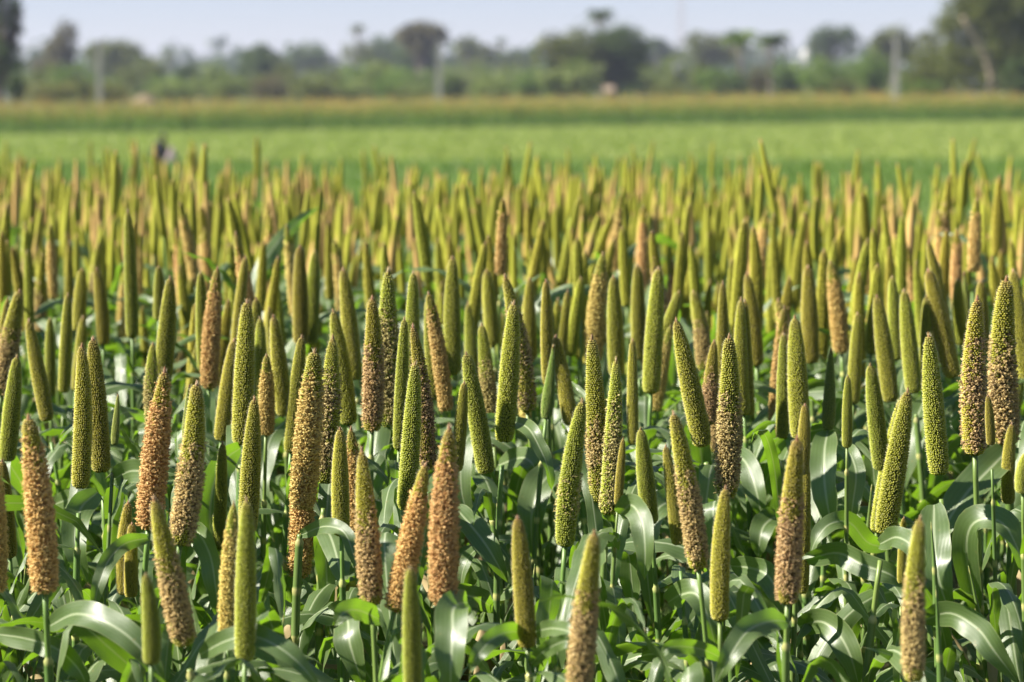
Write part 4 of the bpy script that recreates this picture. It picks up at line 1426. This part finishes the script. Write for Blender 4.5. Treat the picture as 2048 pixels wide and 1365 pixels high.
def depth_of(tx, ty, bx, by):
    d = 5.6 * (466.0 / (ty - 184.0)) ** 0.6
    ln = math.hypot(tx - bx, ty - by)
    dl = 0.27 * FPX / ln
    return d * min(1.13, max(0.93, (dl / d) ** 0.35))


BEHIND = ('spike low among', 'tucked behind', 'shaded green spike leaning', 'mostly hidden', 'half hidden', 'behind the stalk', 'thin dark spike', 'shaded dark green')
set_back = lambda lab: 1.14 if any(k in lab for k in BEHIND) else 1.0
FRONT.extend((q[0], q[1], q[2], q[3], q[4], q[5], depth_of(*q[:4]) * set_back(q[6])) for q in PLANTS)
# the blades one can follow singly in the photograph: width in its pixels, turn towards the sun, course from the stalk outwards
BLADES = [
    (46, 35, [(1000, 838), (963, 850), (932, 880), (921, 930), (926, 1000), (960, 1095)]),
    (30, -40, [(1022, 842), (1055, 856), (1077, 892), (1097, 940), (1104, 985)]),
    (40, 30, [(994, 932), (1040, 916), (1062, 925), (1072, 945)]),
    (58, 25, [(1128, 930), (1096, 952), (1073, 985), (1063, 1040), (1065, 1118)]),
    (50, 20, [(1402, 985), (1359, 998), (1318, 1015), (1297, 1065), (1294, 1140), (1307, 1256)]),
    (62, 25, [(2024, 892), (1985, 932), (1935, 985), (1895, 1045), (1880, 1085)]),
    (56, 30, [(1950, 1215), (1933, 1110), (1940, 1056), (1970, 1038), (2008, 1050), (2038, 1105), (2056, 1170)]),
    (46, -25, [(1612, 1120), (1675, 1106), (1727, 1130), (1778, 1148), (1810, 1172)]),
    (36, 30, [(1770, 1095), (1735, 1085), (1700, 1046), (1660, 1048), (1632, 1080), (1618, 1120)]),
    (46, 20, [(1572, 1243), (1541, 1243), (1496, 1262), (1462, 1308), (1428, 1375)]),
    (52, 20, [(1598, 1253), (1641, 1243), (1677, 1268), (1703, 1318), (1718, 1375)]),
    (62, 15, [(935, 1205), (908, 1215), (904, 1260), (902, 1330), (900, 1400)]),
    (34, 10, [(1050, 1268), (1020, 1264), (987, 1277), (956, 1310), (940, 1345)]),
    (30, 15, [(1062, 1266), (1104, 1257), (1142, 1266), (1166, 1290)]),
    (28, -20, [(1062, 1328), (1090, 1301), (1128, 1283), (1150, 1284)]),
    (26, 40, [(1040, 1082), (990, 1081), (949, 1102), (926, 1140), (918, 1210)]),
    (52, 25, [(100, 1252), (148, 1229), (195, 1238), (250, 1268), (296, 1315), (332, 1372)]),
    (44, -20, [(-10, 1268), (52, 1277), (114, 1298), (158, 1340), (175, 1380)]),
    (44, 20, [(400, 1310), (448, 1284), (499, 1272), (551, 1291), (603, 1332), (640, 1380)]),
    (52, -30, [(481, 897), (452, 918), (430, 960), (420, 1020), (424, 1080), (440, 1130)]),
    (42, 35, [(572, 842), (543, 872), (527, 925), (520, 975), (532, 1030), (548, 1085)]),
    (48, 20, [(196, 985), (163, 1015), (150, 1060), (154, 1110), (176, 1170)]),
    (30, 10, [(298, 1076), (250, 1088), (217, 1122), (196, 1175), (186, 1235)]),
    (30, -35, [(603, 1070), (650, 1053), (689, 1067), (709, 1120), (718, 1180)]),
    (58, 40, [(668, 1225), (694, 1236), (700, 1290), (728, 1380)]),
    (46, -35, [(905, 1010), (940, 1050), (975, 1095), (1015, 1165)]),
    (60, 15, [(1868, 1010), (1868, 1080), (1875, 1150), (1900, 1230)]),
    (52, -25, [(1845, 1242), (1899, 1226), (1954, 1256), (1990, 1305), (2040, 1370)]),
    (50, 15, [(1655, 864), (1649, 900), (1648, 950), (1655, 1010), (1668, 1070)]),
    (34, -30, [(1668, 885), (1699, 909), (1712, 950), (1706, 1005), (1700, 1050)]),
    (46, -20, [(1075, 842), (1104, 844), (1119, 885), (1120, 930)]),
    (38, 25, [(1855, 790), (1838, 825), (1823, 870), (1812, 935), (1804, 990)]),
    (42, 20, [(1470, 905), (1494, 930), (1513, 985), (1524, 1040)]),
    (46, 40, [(1572, 1030), (1540, 1040), (1522, 1065), (1516, 1120)]),
    (46, 20, [(1462, 1132), (1500, 1136), (1534, 1150), (1558, 1190), (1572, 1235)]),
    (50, 20, [(1336, 1205), (1362, 1190), (1392, 1190), (1417, 1239), (1432, 1300)]),
    (28, 10, [(1442, 1316), (1400, 1298), (1345, 1294), (1320, 1310)]),
    (40, 20, [(760, 1240), (720, 1222), (690, 1224), (668, 1250)]),
    (44, 25, [(372, 1085), (392, 1062), (420, 1110), (432, 1180), (436, 1240)]),
    (40, 20, [(985, 1215), (950, 1195), (900, 1190), (862, 1215)]),
    (42, -20, [(225, 960), (262, 942), (300, 950), (335, 985)]),
    (36, 30, [(105, 1010), (140, 1000), (165, 1012), (182, 1050)]),
    (44, 15, [(1240, 1030), (1262, 1010), (1283, 1040), (1290, 1100), (1288, 1160)]),
    (40, 15, [(1760, 1088), (1795, 1075), (1830, 1100), (1846, 1150)]),
]

def owner(bx, by):
    return min(range(len(FRONT)), key=lambda i: abs(FRONT[i][2] + (FRONT[i][2] - FRONT[i][0]) * .15 - bx) + (0 if by > FRONT[i][3] - 60 else 400) + max(0, by - FRONT[i][3] - 170) * .5)


CLEAR = [f[:5] + f[6:7] for f in FRONT]
for w_, t_, pts_ in BLADES:
    d_ = FRONT[owner(*pts_[0])][6]
    for p_, q_ in zip(pts_[:-1], pts_[1:]):
        CLEAR.append((p_[0], p_[1], q_[0], q_[1], w_ * .7, d_ - .06))
CLEAR = np.array(CLEAR)
for tx, ty, bx, by, w, kind, lab in PLANTS:
    d = depth_of(tx, ty, bx, by) * set_back(lab)
    B = np.array(at(bx, by, d))
    T = np.array(at(tx, ty, d + random.uniform(-.03, .03)))
    hd = T - B
    hl = np.linalg.norm(hd)
    hw = w / FPX * d * {'T': .86, 'H': .89, 'D': .89}.get(kind, .93)
    lab = 'millet with ' + lab
    me = random.choice(HI[kind])
    FRONT_ROOT.append(grow('millet_plant', lab, 'millet plants of the front rows', B, hd / hl, hl, hw, me, leaves=9, leaf_scale=1.0))

def catmull(P, n):
    P = np.asarray(P, float)
    P = np.vstack([2 * P[0] - P[1], P, 2 * P[-1] - P[-2]])
    out = []
    m = len(P) - 3
    for u in np.linspace(0, m - 1e-6, n):
        i = int(u)
        t = u - i
        a, b, c, d = P[i:i + 4]
        out.append(.5 * (2 * b + (c - a) * t + (2 * a - 5 * b + 4 * c - d) * t * t + (3 * b - a - 3 * c + d) * t ** 3))
    return np.array(out)


def hand_leaf(w, turn, pts):
    bx, by = pts[0]
    own = owner(bx, by)
    d = FRONT[own][6]
    q = catmull(pts, 24)
    s = np.linspace(0, 1, 24)
    back = .06 if by < FRONT[own][3] else 0
    C = np.array([at(x, y, d + back * max(0, 1 - 3.2 * t) - .02 * min(1, t * 4) - .13 * math.sin(t * 2.2) * (.6 + .4 * t)) for (x, y), t in zip(q, s)])
    T = np.gradient(C, axis=0)
    T /= np.linalg.norm(T, axis=1)[:, None]
    view = C - np.array([0, 0, CAM_H])
    view /= np.linalg.norm(view, axis=1)[:, None]
    S = np.cross(T, view)
    S /= np.linalg.norm(S, axis=1)[:, None]
    Nn = np.cross(S, T)
    Nn *= -np.sign((Nn * view).sum(1))[:, None]
    # turn the face towards (or away from) the sun round the blade's own axis
    sg = np.sign((np.cross(T, Nn) * np.array(sun_dir)).sum(1).mean()) or 1.0
    ang = R_(turn) * sg * (0.7 + 0.5 * np.sin(s * 3 + w))
    N2 = Nn * np.cos(ang)[:, None] + np.cross(T, Nn) * np.sin(ang)[:, None]
    S2 = np.cross(T, N2)
    W = (w * .56) / FPX * d * np.interp(s, [0, .06, .2, .45, .7, .88, 1], [.40, .7, .95, 1, .88, .5, .03])
    u = np.linspace(-1, 1, 7)
    g_ = np.random.default_rng(int(w * 13 + bx))
    ph = g_.random(2) * 6.28
    hgt = np.abs(u)[None] ** 1.3 * (0.26 * W)[:, None] + .003 * np.sin(s[:, None] * 22 + ph[0] + (u[None] > 0) * ph[1]) * np.abs(u[None]) ** 2
    V = C[:, None] + S2[:, None] * (u[None, :, None] * W[:, None, None]) + N2[:, None] * hgt[:, :, None]
    i, j = np.meshgrid(np.arange(23), np.arange(6), indexing='ij')
    Q = np.stack([i * 7 + j, (i + 1) * 7 + j, (i + 1) * 7 + j + 1, i * 7 + j + 1], -1).reshape(-1, 4)
    UV = np.stack([np.broadcast_to((u + 1) / 2, (24, 7)), np.broadcast_to(s[:, None], (24, 7))], -1).reshape(-1, 2)
    r = FRONT_ROOT[own]
    link('leaf', nmesh('leaf', V.reshape(-1, 3) - np.array(r.location), Q, M_LEAF, None, UV), r)


for w, turn, pts in BLADES:
    hand_leaf(w, turn, pts)

# leafy side shoots without spikes that fill the gaps between the front plants
SHOOTS = []
tries = 0
while len(SHOOTS) < 40 and tries < 4000:
    tries += 1
    d = random.uniform(3.85, 6.6)
    x = random.uniform(-.19, .19) * d
    if all((x - q[0]) ** 2 + (d - q[1]) ** 2 > .16 ** 2 for q in SHOOTS):
        SHOOTS.append((x, d))
for x, d in SHOOTS:
    z = random.uniform(1.0, 1.2) if d < 4.6 else random.uniform(1.12, 1.34)
    hd = np.array([random.gauss(0, .08), random.gauss(0, .08), 1])
    sx, sy = project((x, d, z))
    free = [q for q in PLANTS if len(q[6].split()) <= 11 and q[6] not in used_lab and ', shaded' not in q[6]]
    q = min(free, key=lambda q: abs(q[2] - sx) + .3 * abs(q[3] - sy))
    used_lab.add(q[6])
    grow('millet_shoot', 'spikeless leafy shoot beside the ' + q[6], 'leafy millet shoots between the front plants',
         (x, d, z), hd / np.linalg.norm(hd), 0, .034, None, leaves=8, flag_gap=.01, leaf_scale=1.0)

# ------------------------------------------------------------------ millet: the blurred rows behind
far_edge = lambda x: 16.6 - 0.42 * x + 0.35 * math.sin(x * 2.1) + 0.3 * math.sin(x * 5.3 + 1)
rows = []
yy = 3.9
while yy < 19:
    half = 0.36 * yy / 2 + 1.25
    xx = -half
    while xx < half - .55:
        x = xx + random.gauss(0, .06)
        y = yy + random.gauss(0, .08)
        xx += random.uniform(.085, .195)
        if y < far_edge(x) and math.sin(x * 3.1 + 1.7 * math.sin(y * 1.3)) * math.sin(y * 2.3 + x) > -.82 + .4 * random.random():
            rows.append((x, y))
    yy += .20
near_mid, rest = [], []
for x, y in rows:
    r_ = random.gauss(0, .085)
    z_tip = 1.62 + max(-.16, min(.2, r_))
    if random.random() < .02 and y > 10:
        z_tip += .12
        r_ = 9
    hl = random.uniform(.19, .32)
    hw = random.uniform(.025, .034) * (0.8 + .2 * hl / .27)
    lean = np.array([random.gauss(.0, .10), random.gauss(0, .08), 1.0])
    lean /= np.linalg.norm(lean)
    kq = random.random()
    tanp = 0.30 - 0.05 * (x / 3)
    kind = 'T' if kq < tanp * .62 else ('H' if kq < tanp else 'G')
    base = np.array([x, y, z_tip - hl * lean[2]])
    tip = base + lean * hl
    px, py = project(tip)
    bpx, bpy_ = project(base)
    inframe = -20 < px < 2068 and -5 < y
    if y < (6.15 if inframe else 6.6) and -330 < bpx < 2380:
        continue
    if inframe and py > 665:
        continue
    if inframe and any((abs(px - q[0]) < 17 and abs(py - q[1]) < 45) or (y < q[6] + .1 and abs((px + bpx) / 2 - (q[0] + q[2]) / 2) < 34 and py < q[3] and bpy_ > q[1]) for q in FRONT):
        continue
    if not inframe and y < 10 and -140 < px < 2190:
        continue
    if r_ == 9:
        kind = 'G'
    rec = (x, y, base, lean, hl, hw, kind, px, py)
    (near_mid if inframe else rest).append(rec)
near_mid.sort(key=lambda r: r[1])
n_ind = max(0, 298 - len(PLANTS))
rest += near_mid[n_ind:]
near_mid = near_mid[:n_ind]

tone_w = {'G': 'green', 'T': 'tan', 'H': 'tan and green'}
taken = set()
short_of = {}
for (tx, ty, bx, by, w, kind, d), pl in zip(FRONT, PLANTS):
    if ty < 620:
        short_of[(tx, ty)] = pl[6]
ordinal = {}
near_mid.sort(key=lambda r: -r[8])
for x, y, base, lean, hl, hw, kind, px, py in near_mid:
    tw = {'G': 'green', 'T': 'tan', 'H': 'half-tan'}[kind]
    mark = min(MARKS, key=lambda q: abs(q[0] - px))
    ordinal[(mark, tw)] = ordinal.get((mark, tw), 0) + 1
    lab = '%s soft %s millet spike up from the sharp rows, below %s' % (ORD[ordinal[(mark, tw)] - 1], tw, mark[1])
    grow('millet_plant', lab, 'out-of-focus %s millet plants in the middle rows' % tw, base, lean, hl, hw, random.choice((HI if y < 7.3 else MID)[kind]), leaves=5, sides=6)


def stand_rest():
    """The remaining far and side plants of the stand, too many and too soft to be told apart: one mesh."""
    bag = Bag()
    tt = np.array([0, .04, .2, .5, .75, .92, 1.0])
    LV = [blade(3000 + i, nl=8, nw=3) for i in range(24)]
    for x, y, base, lean, hl, hw, kind, px, py in rest:
        pr = np.interp(tt, PT, PR) * hw / 2
        path = base + lean * (tt * hl)[:, None]
        gcol = np.array((0.255, 0.258, 0.024)) * random.uniform(.8, 1.2)
        tcol = np.array((0.50, 0.325, 0.11)) * random.uniform(.8, 1.1)
        mixv = {'G': np.zeros(7), 'T': np.array([1, 1, 1, 1, .9, .4, .3]), 'H': np.array([.3, 1, 1, .8, .1, 0, .2])}[kind][:, None]
        c = gcol * (1 - mixv) + tcol * mixv
        c[-1] = (0.30, 0.16, 0.07)
        v, f, c = tube(path, pr, 7, c)
        bag.add(v, f, c, 0)
        sp = stalk_path(base, lean)[::9]
        v, f, c = tube(sp, .006, 4, C_STALK * .8, caps=False)
        bag.add(v, f, c, 0)
        az = random.uniform(0, 6.28)
        n_l = 5 if y < 12 or abs(px - 1024) > 1100 else 4
        for i in range(n_l):
            v, q, uv = random.choice(LV)
            z = min(base[2], 1.36) - .15 - i * random.uniform(.08, .15)
            if z < .1:
                break
            a = az + i * math.pi + random.uniform(-.5, .5)
            s = random.uniform(.7, 1.15)
            ca, sa = math.cos(a), math.sin(a)
            vv = np.stack([v[:, 0] * ca - v[:, 1] * sa * 1.2, v[:, 0] * sa + v[:, 1] * ca * 1.2, v[:, 2]], -1) * s
            k = np.clip(z / base[2], 0, 1)
            fx = sp[0, 0] + (base[0] - sp[0, 0]) * k ** 2
            fy = sp[0, 1] + (base[1] - sp[0, 1]) * k ** 2
            bag.add(vv + np.array([fx, fy, z]), q, (0.05, 0.1, 0.035), 1, uv)
    o = link('millet_stand', bag.mesh('millet_stand', [M_HEADFAR, M_LEAF]))
    tag(o, 'dense stand of blurred millet stretching to the far edge of the near field', 'crop', kind='stuff')


stand_rest()
import sys
print('millet individuals', len(PLANTS) + len(near_mid), 'rest', len(rest), 'tris', sum(len(p.vertices) - 2 for m in bpy.data.meshes for p in m.polygons), file=sys.stderr)

# ------------------------------------------------------------------ air
HAZE = 0.00025
b = Bag()
b.box((-1600, -70, -1.0), (1600, 2700, 40.0))
mh = bpy.data.materials.new('haze')
mh.use_nodes = True
nt = mh.node_tree
for n_ in list(nt.nodes):
    if n_.type != 'OUTPUT_MATERIAL':
        nt.nodes.remove(n_)
pv = nt.nodes.new('ShaderNodeVolumePrincipled')
pv.inputs['Color'].default_value = (0.74, 0.80, 1.0, 1)
pv.inputs['Density'].default_value = HAZE
pv.inputs['Anisotropy'].default_value = 0.2
nt.links.new(pv.outputs[0], nt.nodes['Material Output'].inputs['Volume'])
hz = link('haze', b.mesh('haze', mh, False))
tag(hz, 'thin blue-white haze in the distance', 'haze', kind='stuff')
